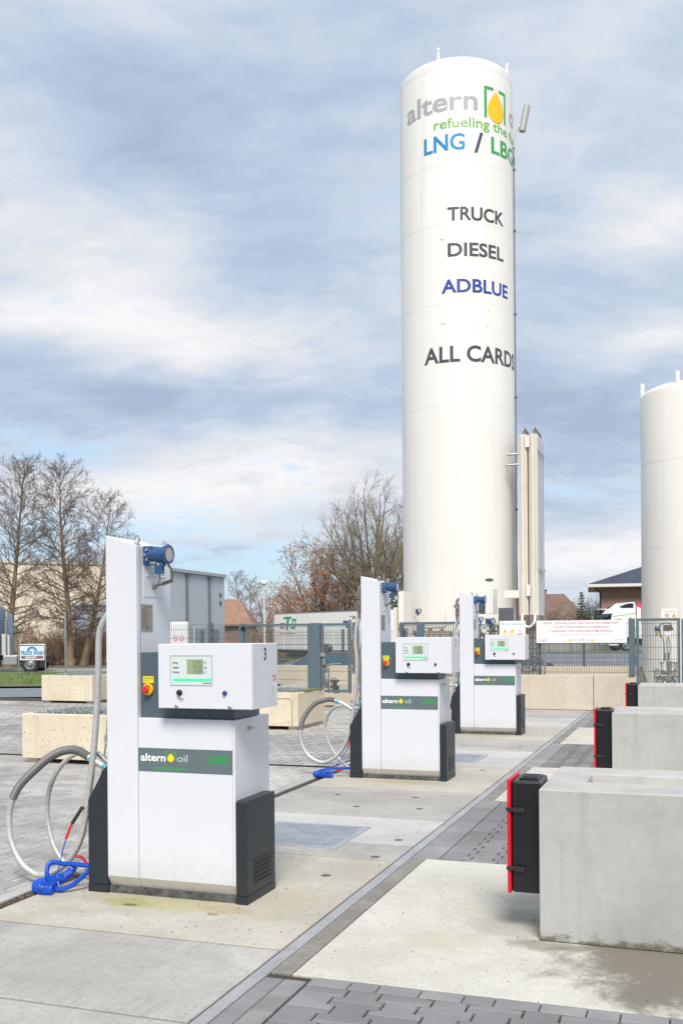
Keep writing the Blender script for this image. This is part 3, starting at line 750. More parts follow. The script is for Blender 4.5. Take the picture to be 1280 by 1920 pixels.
    mb = MB(); mb.prism([(-.145, .052), (-.002, .052), (-.002, .81), (-.03, .785), (-.145, .585)], 'y', .003, .41); fn = mb.build('fin', M_anth, t, bevel=.003)
    mb = MB(); mb.box(-.147, -.0015, .001, .412, .0, .050); mb.build('fin_foot', M_anth, fn, bevel=.002)
    # display box
    bx0, bx1, by0, by1, bz0, bz1 = .429, 1.062, -.10, .275, 1.192, 1.584
    mb = MB(); mb.box(bx0, bx1, by0, by1, bz0, bz1); bx = mb.build('display_box', M_white, t, bevel=.004)
    mb = MB(); mb.box(bx1 - .004, bx1 - .0025, by0 - .0006, by0, bz0, bz1); mb.build('cover_seam', P('seam_shadow', (.30, .30, .32), .6), bx, smooth=False)
    sx0, sx1, sz0, sz1 = .517, .793, 1.337, 1.511
    mb = MB()
    for q in ((sx0 - .005, sx1 + .005, sz1, sz1 + .005), (sx0 - .005, sx1 + .005, sz0 - .005, sz0), (sx0 - .005, sx0, sz0, sz1), (sx1, sx1 + .005, sz0, sz1)): mb.box(q[0], q[1], by0 - .003, by0 + .0, q[2], q[3])
    fr = mb.build('display_frame', M_frame, bx, smooth=False)
    mb = MB(); mb.box(sx0, sx1, by0 - .001, by0, sz0, sz1); scn = mb.build('display', M_scr, bx, smooth=False)
    sw, shh = sx1 - sx0, sz1 - sz0; yy = by0 - .0016
    lx0, lx1, lz1, lz0 = sx0 + .40 * sw, sx0 + .796 * sw, sz1 - .115 * shh, sz1 - .63 * shh
    mb = MB(); flat(mb, [(lx0, lz0), (lx1, lz0), (lx1, lz1), (lx0, lz1)], (0, yy, 0)); mb.build('lcd', M_lcd, scn, smooth=False)
    mb = MB(); flat(mb, [(sx0 + .06 * sw, sz1 - .885 * shh), (sx1 - .002, sz1 - .885 * shh), (sx1 - .002, sz1 - .785 * shh), (sx0 + .06 * sw, sz1 - .785 * shh)], (0, yy, 0)); mb.build('light_bar', M_bar, scn, smooth=False)
    for r_, (wd, un, dg) in enumerate([('Betrag', '€', '13393'), ('Abgabe', 'kg', '134.06'), ('Preis/kg', '€', '0.999')]):
        zz = sz1 - (.265 + .165 * r_) * shh
        mb = MB(); write(mb, wd, .0125, (sx0 + .05 * sw, yy - .0004, zz), bold=.016, sx=.80); mb.build('caption', M_txt, scn, smooth=False)
        mb = MB(); write(mb, un, .0125, (sx0 + .83 * sw, yy - .0004, zz), bold=.016, sx=.85); mb.build('unit', M_txt, scn, smooth=False)
        mb = MB()
        # seven-segment figures
        xx = lx1 - .003; hgt = .0215; wdt = .0115
        for ch in reversed(dg):
            if ch == '.': flat(mb, [(xx - .0015, 0), (xx + .0010, 0), (xx + .0010, .0022), (xx - .0015, .0022)], (0, yy - .0004, zz - .004)); continue
            seg = {'0': 'abcdef', '1': 'bc', '3': 'abgcd', '4': 'fgbc', '6': 'afgedc', '9': 'abcdfg'}[ch]; xl = xx - wdt; e = .0017; zb = zz - .004
            S = {'a': (0, hgt - e, wdt, hgt), 'g': (0, hgt / 2 - e / 2, wdt, hgt / 2 + e / 2), 'd': (0, 0, wdt, e), 'b': (wdt - e, hgt / 2, wdt, hgt), 'c': (wdt - e, 0, wdt, hgt / 2), 'f': (0, hgt / 2, e, hgt), 'e': (0, 0, e, hgt / 2)}
            for c_ in seg:
                a0, b0, a1, b1 = S[c_]; flat(mb, [(xl + a0, zb + b0), (xl + a1, zb + b0), (xl + a1, zb + b1), (xl + a0, zb + b1)], (0, yy - .0004, 0))
            xx -= wdt + .0045
        mb.build('figures', M_txt, scn, smooth=False)
    mb = MB()
    for k in range(7): flat(mb, [(sx0 + (.80 + .028 * k) * sw, sz1 - .96 * shh), (sx0 + (.82 + .028 * k) * sw, sz1 - .96 * shh), (sx0 + (.82 + .028 * k) * sw, sz1 - .925 * shh), (sx0 + (.80 + .028 * k) * sw, sz1 - .925 * shh)], (0, yy - .0004, 0))
    mb.build('maker_mark', M_txt, scn, smooth=False)
    mb = MB(); mb.lathe([(.019, 0), (.019, .004), (.015, .006), (.015, .016), (.012, .020), (0, .020)], (.576, by0, 1.288), (0, -1, 0), 20); mb.build('start_button', M_black, bx)
    mb = MB(); mb.lathe([(.015, 0), (.015, .004), (.012, .006), (.012, .014), (0, .016)], (.880, by0, 1.289), (0, -1, 0), 20); mb.build('blue_button', M_dblue, bx)
    mb = MB(); write(mb, 'Start', .016, (.567, by0 - .0006, 1.243), bold=.012, sx=.9); flat(mb, [(.577, 1.234), (.598, 1.234), (.598, 1.236), (.577, 1.236)], (0, by0 - .0006, 0)); mb.build('button_writing', M_txt, bx, smooth=False)
    for x_ in (.556, .913):
        mb = MB(); mb.lathe([(.012, 0), (.012, .004), (.008, .006), (.008, .016), (0, .016)], (x_, by0, 1.204), (0, -1, 0), 14); mb.box(x_ - .004, x_ + .014, by0 - .019, by0 - .014, 1.199, 1.209); mb.build('lock', M_steel, bx)
    if num: mb = MB(); write(mb, num, .076, (bx1 + .0008, .065, 1.484), xd=(0, 1, 0), bold=.022, sx=.85); mb.build('numeral', M_txt, bx, smooth=False)
    mb = MB()
    flat(mb, [(.195, 1.352), (.245, 1.352), (.245, 1.385), (.195, 1.385)], (bx1 + .0008, 0, 0), xd=(0, 1, 0), mi=1)
    flat(mb, [(.200, 1.356), (.225, 1.356), (.225, 1.378), (.200, 1.378)], (bx1 + .0010, 0, 0), xd=(0, 1, 0), mi=2)
    SM = [M_txt, P('sticker_red', (.55, .10, .10), .5), P('sticker_white', (.74, .74, .76), .5), P('sticker_grey', (.35, .36, .38), .6)]
    mb.build('sticker', SM, bx, smooth=False); mb = MB()
    flat(mb, [(.180, 1.215), (.255, 1.215), (.255, 1.335), (.180, 1.335)], (bx1 + .0008, 0, 0), xd=(0, 1, 0), mi=2)
    for k in range(9): flat(mb, [(.188, 1.225 + k * .0115), (.205 + .035 * rn.random(), 1.225 + k * .0115), (.205 + .035 * rn.random(), 1.228 + k * .0115), (.188, 1.228 + k * .0115)], (bx1 + .0012, 0, 0), xd=(0, 1, 0), mi=3)
    mb.build('sticker', SM, bx, smooth=False)
    # eyebolts, transmitter, its cable
    for (x_, y_, z_, R_) in [(.195, .055, TOPR + .006, .022), (.200, .395, TOPR + .006, .016)]:
        mb = MB(); mb.lathe([(.020, 0), (.020, .006), (.011, .010), (.011, .016), (0, .016)], (x_, y_, z_), (0, 0, 1), 14); mb.torus((x_, y_, z_ + .014 + R_), (.3, 1, 0), R_, .0065, 20, 8); mb.build('eyebolt', M_steel, t)
    tr = instrument(t, 'pressure_transmitter', (.352, .100, 2.150), (1, -.06, 0), 1.0)
    mb = MB(); cp_ = spline([(.372, .13, 2.095), (.385, .17, 2.04), (.360, .20, 1.995), (.315, .215, 1.972), (.270, .215, 1.965), (.240, .205, 1.955)], 8); mb.tube(cp_, .007, 8)
    mb.tube([(.330, .10, 2.030), (.305, .15, 1.985), (.255, .195, 1.960)], .005, 6)
    mb.lathe([(.012, 0), (.016, .004), (.016, .020), (.009, .024), (0, .024)], (.2265, .200, 1.950), (1, 0, 0), 10); mb.tube([(.365, .205, 1.990), (.285, .215, 1.968)], .012, 8)
    mb.build('cable', P('olive_cable', (.24, .26, .20), .5, .3, .3, 40), tr)
    # swan neck and break-away coupling at the top left
    h = HOSES[hz]
    mb = MB()
    mb.tube(spline([(.02, .18, 2.17), (-.035, .18, 2.172), (-.070, .175, 2.150), (-.078, .17, 2.10), (-.078, .17, 2.06)], 6), .022, 12)
    for z_, r_, hh_ in [(2.055, .050, .014), (2.030, .050, .014), (1.985, .030, .03), (1.94, .026, .06), (1.90, .031, .025), (1.86, .022, .06)]: mb.lathe([(0, 0), (r_, 0), (r_, hh_), (0, hh_)], (-.078, .17, z_), (0, 0, 1), 16)
    for k in range(6):
        a = 2 * math.pi * k / 6; mb.cyl((-.078 + .041 * math.cos(a), .17 + .041 * math.sin(a), 2.022), (-.078 + .041 * math.cos(a), .17 + .041 * math.sin(a), 2.078), .005, 6)
    mb.tube([(-.078, .17, 2.02), (-.078, .17, 1.78)], .018, 12)
    mb.tube(spline([(.02, .25, 2.14), (-.03, .25, 2.13), (-.045, .24, 2.08), (-.045, .23, 1.95), (-.045, .22, 1.78)], 5), .016, 10)
    mb.build('swan_neck', M_brass, t)
    mp = spline(h['main'], 14); n = len(mp); a, b = int(n * h['ribbed'][0]), int(n * h['ribbed'][1])
    mb = MB(); corrugated(mb, mp, .0215, .010, .032, 14); mh = mb.build('hose', M_hose, t)
    mb = MB(); corrugated(mb, mp[a:b], .0275, .016, .10, 12); mb.build('hose_sleeve', M_conduit, mh)
    mb = MB(); mb.tube([mp[b], mp[min(b + 3, n - 1)]], .029, 12); mb.build('hose_collar', M_cyan, mh)
    mb = MB(); corrugated(mb, spline(h['second'], 12), .020, .010, .08, 10); mb.build('hose', P('dull_steel_hose', (.34, .33, .32), .45, .8, .2, 40), t)
    mb = MB(); mb.tube(spline(h['loop'], 12), .0165, 12); mb.build('hose', M_hose, t)
    mb = MB(); mb.tube(h['boot'], .012, 8); mb.build('hose_boot', M_black, t)
    # filling nozzle parked above the fin
    mb = MB()
    mb.tube([(-.13, .17, .775), (-.055, .18, .735)], .034, 14); mb.tube([(-.20, .20, .86), (-.115, .19, .80)], .017, 10); mb.tube([(-.15, .25, .70), (-.05, .25, .80)], .013, 10)
    mb.tube(spline([(-.04, .10, .90), (-.075, .10, .97), (-.045, .12, 1.03), (-.01, .12, .93)], 5), .009, 8); mb.lathe([(.040, 0), (.040, .02), (0, .02)], (-.075, .175, .745), (.85, .1, -.5), 16)
    nz = mb.build('nozzle', M_steel, t)
    mb = MB(); mb.tube([(-.052, .09, .86), (-.018, .10, .835)], .018, 10); mb.tube([(-.085, .08, .80), (-.035, .09, .765)], .015, 10); mb.build('nozzle_seal', M_cyan, nz)
    # coiled air hose with its strain reliefs
    mb = MB(); helix(mb, spline(h['coil'], 12), .0130, .0036, .0085, 5, 0, 12); mb.tube(spline(h['coil'], 8), .0115, 8); ch_ = mb.build('air_hose', M_coil, t)
    mb = MB(); helix(mb, spline(h['cluster'], 14), lambda u: .036 if u > .35 else .022 + .04 * u, .0052, .0135, 6, 0, 18); mb.build('coil', M_coil, ch_)
    mb = MB(); mb.tube(spline(h['wire'], 8), .0042, 6); mb.build('air_line', M_coil, ch_)
    for r_ in h['relief']:
        mb = MB(); corrugated(mb, spline(r_, 10), .0095, .010, .18, 8); mb.build('strain_relief', M_red, ch_)
    mb = MB(); mb.tube(spline([(-.145, .20, .16), (-.17, .18, .10), (-.155, .16, .06), (-.145, .16, .045)], 6), .004, 6); mb.lathe([(.016, 0), (.016, .05), (0, .05)], (-.147, .10, .14), (-1, -.2, .1), 10); mb.build('air_coupling', M_steel, ch_)
    return t

dispenser(1, V_PUMP[0], 'nearest white fuel dispenser with a black 3 on its display box', '3', 1)
dispenser(2, V_PUMP[1], 'middle white fuel dispenser with a small black 2 on its display box', '2', 2)
dispenser(3, V_PUMP[2], 'farthest white fuel dispenser, standing in front of the tall tank and the cream yard wall', '', 2)

# ------------------------------------------------------------------ crash blocks and the boxes hung on them
M_blk = concrete('block_concrete', (.52, .51, .485), (.42, .415, .395), pit=.10, vst=.30, stain=((.24, .235, .22), .45), big=.9, moss=.92, rough=.8, mottle=.8)
def crash_block(v, label, length):
    t = thing('concrete_block', label, 'concrete block', (-.775, v, 0), group='concrete crash blocks on the right')
    L, D, Hh = length, .94, .806; a, b, c, d, rz_ = .215, .33, L - .2, .66, .10
    mb = MB()
    vs = [(0, 0, 0), (L, 0, 0), (L, D, 0), (0, D, 0), (0, 0, Hh), (L, 0, Hh), (L, D, Hh), (0, D, Hh), (a, b, Hh), (c, b, Hh), (c, d, Hh), (a, d, Hh),
          (a + .02, b + .02, Hh - rz_), (c - .02, b + .02, Hh - rz_), (c - .02, d - .02, Hh - rz_), (a + .02, d - .02, Hh - rz_)]
    fs = [(3, 2, 1, 0), (0, 1, 5, 4), (1, 2, 6, 5), (2, 3, 7, 6), (3, 0, 4, 7)] + [(4 + k, 4 + (k + 1) % 4, 8 + (k + 1) % 4, 8 + k) for k in range(4)] + [(8 + k, 8 + (k + 1) % 4, 12 + (k + 1) % 4, 12 + k) for k in range(4)]
    mb.add(vs, fs); bd = mb.build('body', M_blk, t, bevel=.008)
    mb = MB(); mb.box(a + .022, c - .022, b + .022, d - .022, Hh - rz_ - .002, Hh - rz_ + .03); mb.build('trough_floor', concrete('dark_trough', (.25, .24, .21), (.15, .14, .12), big=3), t, smooth=False)  # trough floor, darker in tone than the block
def ext_box(v, label):
    t = thing('extinguisher_box', label, 'storage box', (-.779, v + .10, .22), group='black and red boxes hung on the crash blocks')
    mb = MB(); W_, D, Hh = .158, .30, .61
    mb.box(-W_, 0, 0, D, 0, Hh); bd = mb.build('body', M_extblk, t, bevel=.016, seg=3)
    mb = MB(); mb.box(-.125, -.02, .06, .24, Hh, Hh + .010); mb.build('handle_base', M_extblk, bd, bevel=.002)
    for z in (.455, .135):
        mb = MB(); mb.box(-W_ + .07, -.002, -.0035, .0, z - .008, z + .001); mb.build('rib', M_extblk, bd, bevel=.001)
    mb = MB(); mb.box(-.112, -.034, .085, .215, Hh + .0102, Hh + .013); mb.build('handle_recess', P('recess_black', (.006, .006, .007), .6), bd, smooth=False)
    mb = MB(); mb.box(-W_ - .024, -W_ - .002, -.006, D + .006, -.006, Hh + .010); ld = mb.build('lid', M_extred, t, bevel=.012, seg=3)
    for z in (.455, .135):
        mb = MB(); mb.box(-W_ - .027, -W_ + .075, -.015, -.002, z - .010, z + .010); mb.box(-W_ + .018, -W_ + .072, -.020, -.015, z - .013, z + .013); mb.lathe([(.005, 0), (.005, .002), (0, .002)], (-W_ + .055, -.0195, z + .003), (0, -1, 0), 8)
        mb.build('latch', P('latch_black', (.022, .022, .024), .5, 0, .2, 40), t, bevel=.002)
for v, a, b, L in [(5.352, 'nearest big grey concrete block with a trough in its top and mossy foot', 'nearest black box with red lid, hung on the nearest concrete block', 2.6),
                   (10.47, 'second grey concrete block, between the nearest block and the far one', 'black box with red lid on the second concrete block', 2.6),
                   (15.62, 'farthest pale concrete block, in front of the grey mesh gate', 'farthest black box with red lid, by the cream yard wall', 2.6)]:
    crash_block(v, a, L); ext_box(v, b)

# ------------------------------------------------------------------ concrete planters with gravel
M_plt = concrete('planter_concrete', (.76, .68, .53), (.67, .585, .44), pit=.95, vst=.30, stain=((.46, .35, .20), .4), big=1.6, mottle=.6)
M_grv = P('grey_gravel', (.30, .33, .34), .9, 0, c2=(.13, .15, .155), scale=24)
def planter(x, v, L, D, z0, Hh, label, seed, moss=False, niche=False):
    t = thing('concrete_planter', label, 'planter', (x, v, 0), group='cream concrete planters')
    mb = MB(); e = .10; zg = Hh - .02
    vs = [(0, 0, z0), (L, 0, z0), (L, D, z0), (0, D, z0), (0, 0, Hh), (L, 0, Hh), (L, D, Hh), (0, D, Hh), (e, e, Hh), (L - e, e, Hh), (L - e, D - e, Hh), (e, D - e, Hh), (e, e, Hh - .1), (L - e, e, Hh - .1), (L - e, D - e, Hh - .1), (e, D - e, Hh - .1)]
    fs = [(3, 2, 1, 0), (0, 1, 5, 4), (1, 2, 6, 5), (2, 3, 7, 6), (3, 0, 4, 7)] + [(4 + k, 4 + (k + 1) % 4, 8 + (k + 1) % 4, 8 + k) for k in range(4)] + [(8 + k, 8 + (k + 1) % 4, 12 + (k + 1) % 4, 12 + k) for k in range(4)] + [(12, 13, 14, 15)]
    mb.add(vs, fs); mb.build('trough', M_plt, t, bevel=.012)
    for x_ in (.06, L - .20):
        mb = MB(); mb.box(x_, x_ + .14, .06, D - .06, 0, z0); mb.build('foot', M_plt, t, smooth=False)
    if niche:
        mb = MB(); p = [Vector(q) for q in ((.05, -.001, z0 + .02), (.05, -.001, Hh - .10), (L - .16, -.001, Hh - .10), (L - .11, -.001, Hh - .15), (L - .11, -.001, z0 + .02))]; mb.tube(p, .006, 6); mb.build('cast_groove', P('rusty_groove', (.32, .22, .12), .9, 0, .4, 20), t)
    rnd = random.Random(seed); mb = MB()
    for _ in range(1000):
        r = .012 + .018 * rnd.random(); a = e + (L - 2 * e) * rnd.random(); b = e * .6 + (D - 1.2 * e) * rnd.random()
        hump = .035 * math.sin(math.pi * a / L) * math.sin(math.pi * b / D)
        mb.ball((a, b, Hh - .04 + hump + .05 * rnd.random()), r, 4 + rnd.randint(0, 1), 3, sq=(.6 + .8 * rnd.random(), .6 + .8 * rnd.random(), .4 + .6 * rnd.random()))
    stuff(mb.build('gravel', M_grv, t, smooth=False))
    if moss:
        mb = MB()
        for _ in range(160):
            a = L - .16 * rnd.random(); b = D * (.25 + .7 * rnd.random()); mb.ball((a, b, Hh + .0), .012 + .02 * rnd.random(), 5, 3, sq=(1.2, 1.2, .8))
        stuff(mb.build('moss', P('moss_green', (.12, .16, .04), .95, 0, .4, 30), t, smooth=False))
planter(-8.16, 10.80, 1.62, 1.02, .055, .63, 'nearest cream concrete planter filled with gravel, left of the nearest dispenser', 31)
planter(-14.80, 20.35, 1.42, 1.05, .05, .66, 'small far cream concrete planter beside the road and grass verge', 32)
planter(-7.95, 15.60, 1.70, 1.30, .06, .63, 'cream concrete planter with mossy gravel in front of the mesh gate', 33, True, True)

# ------------------------------------------------------------------ storage tanks
def tank(c, R, ztop, label, name='storage_tank', seams=(), rib=True):
    t = thing(name, label, 'tank', (c[0], c[1], 0), group='white upright gas tanks')
    dome = .30; prof = [(R * .86, .02), (R, .03)] + [(R, z) for z in (2.0, ztop - dome)]
    prof += [(R * math.cos(a) ** .5, ztop - dome + dome * math.sin(a)) for a in [math.radians(q) for q in (15, 30, 45, 60, 75, 86)]] + [(0, ztop)]
    mb = MB(); mb.lathe(prof, (0, 0, 0), (0, 0, 1), 96); sh = mb.build('shell', M_tank, t, ang=30)
    for z in seams:
        mb = MB(); mb.lathe([(R - .001, z - .016), (R + .0022, z - .008), (R + .0022, z + .008), (R - .001, z + .016)], (0, 0, 0), (0, 0, 1), 96); mb.build('weld_seam', M_tank, sh)
    return t, sh
TC = (-6.13, 27.52); TR = 1.568; TZ = 17.06
tk, tks = tank(TC, TR, TZ, 'tall white tank with big lettering, rising behind the dispensers', seams=(16.62, 14.05, 10.35, 12.45, 7.65, 4.65))
cdir = Vector((-TC[0], -TC[1], 0)).normalized(); rdir = Vector((-cdir.y, cdir.x, 0))   # towards the viewer / to the right
def on_tank(phi, r): return (cdir * math.cos(phi) + rdir * math.sin(phi)) * r
def bend(parts, name, mats, R=TR + .004, phi0=0.0):
    """wrap flat outlines (arc length, height) round the shell; parts: list of (verts2d, faces, material)"""
    bm = bmesh.new()
    for vs, fs, mi in parts:
        vv = [bm.verts.new((a, 0, b)) for a, b in vs]
        for f in fs:
            try: q = bm.faces.new([vv[i] for i in f]); q.material_index = mi
            except ValueError: pass
    xs_ = [v_.co.x for v_ in bm.verts]; x = min(xs_) + .04
    while x < max(xs_):
        bmesh.ops.bisect_plane(bm, geom=bm.verts[:] + bm.edges[:] + bm.faces[:], plane_co=(x, 0, 0), plane_no=(1, 0, 0)); x += .05
    for v_ in bm.verts:
        p = on_tank(phi0 + v_.co.x / TR, R); v_.co = Vector((p.x, p.y, v_.co.z))
    me = bpy.data.meshes.new(name); bm.to_mesh(me); bm.free()
    for m_ in mats: me.materials.append(m_)
    o = bpy.data.objects.new(name, me); COL.objects.link(o); o.parent = tks; return o
def tline(s, cap, a0, a1, z, mi=0, bold=.014):
    """writing from angle a0 to a1 (degrees from the side facing the viewer)"""
    vs, fs, wd = text_geo(s, bold, 4); x0, x1 = math.radians(a0) * TR, math.radians(a1) * TR; k = (x1 - x0) / wd
    return [(x0 + q[0] * k, z + q[1] * cap) for q in vs], fs, mi
def poly(pts, mi): return pts, [tuple(range(len(pts)))], mi
bend([tline('altern', .535, -57, 21.5, 15.46, 0, .022)], 'writing', [M_tgrey])
lx = math.radians(43) * TR
def rect(a0, a1, b0, b1, mi): return poly([(a0, b0), (a1, b0), (a1, b1), (a0, b1)], mi)
hw = .40
bend([poly(drop_pts(lx, 15.53, .30, .84, 32), 0)], 'drop_emblem', [M_tyel], TR + .007)
for sg_ in (-1, 1):
    e = lx + sg_ * hw; p4 = [(e, 15.30), (e, 16.14), (lx + sg_ * .10, 16.14), (lx + sg_ * .10, 16.06), (e - sg_ * .08, 16.06), (e - sg_ * .08, 15.30)]
    bend([([p4[0], p4[1], (e - sg_ * .08, 16.14), (e - sg_ * .08, 15.30)], [(0, 1, 2, 3)], 0), ([(e - sg_ * .08, 16.14), p4[2], p4[3], (e - sg_ * .08, 16.06)], [(0, 1, 2, 3)], 0)], 'bracket_emblem', [M_tgrn])
bend([tline('oil', .535, 66, 96, 15.46, 0, .01)], 'writing', [M_tgrey])
bend([tline('refueling the future', .27, -22, 105, 14.99, 0, .010)], 'writing', [M_tgrn2])
bend([tline('LNG', .44, -33, 8.5, 14.40, 0, .024)], 'writing', [M_tblue])
bend([tline('/', .54, 17.5, 27, 14.34, 0, .02)], 'writing', [M_tdark])
bend([tline('LBG', .44, 36, 79, 14.40, 0, .024)], 'writing', [M_tgrn])
for s, a0, a1, z, cap, m_ in [('TRUCK', -9, 52.5, 12.53, .36, M_tdark), ('DIESEL', -9, 52, 11.58, .36, M_tdark), ('ADBLUE', -15.5, 59, 10.62, .36, M_tnavy), ('ALL CARDS', -34.5, 77, 8.79, .43, M_tdark)]:
    bend([tline(s, cap, a0, a1, z, 0, .024)], 'writing', [m_])
bend([poly([(x_ * .13 + math.radians(30) * TR, 3.0 + z_ * .045) for x_, z_ in disc_pts(0, 0, 1, 20)], 0)], 'oval_plate', [M_cab])
mb = MB()
for ph, z in [(-14, 12.1), (-14, 9.85), (30, 9.75), (31, 10.18)]:
    p = on_tank(math.radians(ph), TR - .01); q = on_tank(math.radians(ph), TR + .012); mb.cyl((p.x, p.y, z), (q.x, q.y, z), .06 if ph < 0 else .018, 14)
mb.build('shell_boss', M_tank, tks)
for ph in (-18, 74, 200):     # lifting lugs on the dome
    p = on_tank(math.radians(ph), TR * .93); mb = MB(); mb.box(p.x - .035, p.x + .035, p.y - .02, p.y + .02, TZ - .25, TZ + .16); mb.cyl((p.x, p.y - .03, TZ + .09), (p.x, p.y + .03, TZ + .09), .03, 10); mb.build('lifting_lug', M_tank, tk)
p = on_tank(math.radians(84), TR + .02)
mb = MB(); mb.tube([(p.x, p.y, .3), (p.x, p.y, 15.2)], .014, 8)
for z in (1.5, 5, 8.1, 10.4, 12.7, 14.4): mb.box(p.x - .04, p.x + .04, p.y - .05, p.y + .02, z - .02, z + .02)
mb.tube([(p.x, p.y, 14.55), (p.x, p.y, 14.75)], .026, 10)
mb.build('down_pipe', P('dark_pipe', (.12, .115, .12), .5, .4), tk)
q = on_tank(math.radians(88), TR + .25)
mb = MB(); mb.tube(spline([(p.x, p.y, 15.0), (p.x, p.y, 15.35), (p.x * .45 + q.x * .55, p.y * .45 + q.y * .55, 15.6), (q.x, q.y, 15.72)], 6), .035, 8); mb.tube([(q.x, q.y, 15.5), (q.x + .14, q.y, 16.18)], .095, 16); mb.build('vent_stack', P('vent_grey', (.45, .45, .45), .5, .3), tk)
# cladding boxes at the foot of the tall tank
def cbox(parent, name, px0, px1, py0, py1, v, dep, mat, bev=.006):
    a = onv(v, px0, py0); b = onv(v, px1, py1); mb = MB(); mb.box(a.x, b.x, v, v + dep, min(a.z, b.z), max(a.z, b.z)); o = mb.build(name, mat, None, bevel=bev)
    o.parent = parent; o.matrix_parent_inverse = Matrix.Translation(parent.location).inverted(); return o
cbox(tk, 'cladding_box', 746, 757, 1109, 1200, 25.1, .9, M_tank); cbox(tk, 'cladding_box', 737, 745.5, 1139, 1200, 25.3, .7, M_tank2)
cbox(tk, 'valve_cover', 909, 924, 1104, 1151, 24.6, .62, M_tank); cbox(tk, 'duct', 944, 972, 1107.5, 1121, 25.6, .35, M_tank)
cbox(tk, 'control_cabinet', 934, 959, 1140, 1180, 24.4, .3, M_cab)
cbox(tk, 'control_cabinet', 893, 915, 1126, 1151, 24.9, .3, M_cab)
for a, b in ((-20, .0), (100, 0), (220, 0)):
    p = on_tank(math.radians(a), TR - .05); mb = MB(); mb.box(p.x - .12, p.x + .12, p.y - .12, p.y + .12, .0, .5); mb.build('foot', M_tank, tk, bevel=.01)

C2 = at(1312, 1180, 28.0)
tk2, tks2 = tank((C2.x, C2.y), 1.56, 8.46, 'shorter white tank cut off by the right edge of the picture', seams=(6.25, 3.9))
for ph in (-80, -20, 60):
    d2 = Vector((-C2.x, -C2.y, 0)).normalized(); r2 = Vector((-d2.y, d2.x, 0)); p = (d2 * math.cos(math.radians(ph)) + r2 * math.sin(math.radians(ph))) * 1.50
    mb = MB(); mb.box(p.x - .05, p.x + .05, p.y - .02, p.y + .02, 8.1, 8.60); mb.build('lifting_lug', M_tank, tk2)
def tri_sign(mb, x, z, s, v, mi_y, mi_k):
    flat(mb, [(x - s, z - s * .86), (x + s, z - s * .86), (x, z + s * .86)], (0, v, 0), mi=mi_k); flat(mb, [(x - s * .78, z - s * .72), (x + s * .78, z - s * .72), (x, z + s * .62)], (0, v - .002, 0), mi=mi_y)
    flat(mb, [(x - s * .12, z - s * .5), (x + s * .12, z - s * .5), (x + s * .05, z + s * .2), (x - s * .05, z + s * .2)], (0, v - .004, 0), mi=mi_k)
def ring_sign(mb, x, z, s, v, mi_r, mi_w, mi_k):
    flat(mb, disc_pts(x, z, s, 20), (0, v, 0), mi=mi_r); flat(mb, disc_pts(x, z, s * .78, 20), (0, v - .002, 0), mi=mi_w); flat(mb, disc_pts(x, z, s * .35, 12), (0, v - .004, 0), mi=mi_k)
    flat(mb, [(x - s * .6, z + s * .5), (x - s * .5, z + s * .6), (x + s * .6, z - s * .5), (x + s * .5, z - s * .6)], (0, v - .006, 0), mi=mi_r)
M_syel = P('sign_yellow', (.80, .55, .02), .5); M_sred = P('sign_red', (.60, .05, .05), .5); M_spink = P('sign_faded_red', (.66, .24, .24), .5); M_spale = P('sign_pale_red', (.72, .52, .52), .5)
M_swhite = P('sign_white', (.80, .80, .81), .45, 0, .05, 3); M_sgreen = P('sign_green', (.12, .42, .20), .5); M_sblue = P('sign_blue', (.10, .33, .52), .5)

# ------------------------------------------------------------------ finned evaporator beside the tall tank
ve = at(972, 1153, 26.5)
t = thing('evaporator', 'tall bank of pale finned aluminium tubes standing right of the lettered tank', 'evaporator', (ve.x, ve.y, 0))
z0, z1 = 2.06, 6.85
for i in range(2):
    for j in range(5):
        cx, cy = .125 + i * .27, .14 + j * .265; mb = MB(); mb.tube([(cx, cy, z0), (cx, cy, z1)], .022, 8)
        for k in range(8):
            a = math.pi * k / 4; e = .098 if k % 2 == 0 else .115; d = Vector((math.cos(a), math.sin(a), 0)); n = Vector((-d.y, d.x, 0)) * .0035
            A = Vector((cx, cy, 0)) + d * .018; B = Vector((cx, cy, 0)) + d * e
            mb.add([tuple(q + Vector((0, 0, z))) for z in (z0, z1) for q in (A - n, B - n, B + n, A + n)], [(3, 2, 1, 0), (4, 5, 6, 7), (0, 1, 5, 4), (1, 2, 6, 5), (2, 3, 7, 6), (3, 0, 4, 7)])
            T_ = Vector((cx, cy, 0)) + d * e; mb.add([tuple(q + Vector((0, 0, z))) for z in (z0, z1) for q in (T_ - n * 13, T_ + n * 13, T_ + n * 13 + d * .006, T_ - n * 13 + d * .006)], [(0, 1, 5, 4), (1, 2, 6, 5), (2, 3, 7, 6), (3, 0, 4, 7)])
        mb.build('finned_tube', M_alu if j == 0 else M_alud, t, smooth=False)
for i in range(2):
    for j in range(5):
        cx, cy = .125 + i * .27, .14 + j * .265
        mb = MB(); mb.tube(spline([(cx, cy, z1 - .02), (cx, cy, z1 + .14), (cx + .03, cy + .05, z1 + .2), (cx + .03, cy + .12, z1 + .13), (cx + .02, cy + .14, z1 - .02)], 5), .024, 8); mb.build('return_bend', M_galv, t)
for z in (2.72, 6.66):
    mb = MB(); mb.box(.205, .315, .0, .014, z - .16, z + .14); mb.build('tie_strap', M_tank, t, smooth=False)
for z in (3.3, 6.45):
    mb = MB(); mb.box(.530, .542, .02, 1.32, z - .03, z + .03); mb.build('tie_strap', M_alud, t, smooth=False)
for a, b in ((.04, .06), (.48, .06), (.04, 1.2), (.48, 1.2)):
    mb = MB(); mb.box(a, a + .05, b, b + .05, 0, z0 - .002); mb.build('leg', M_galv, t, smooth=False)
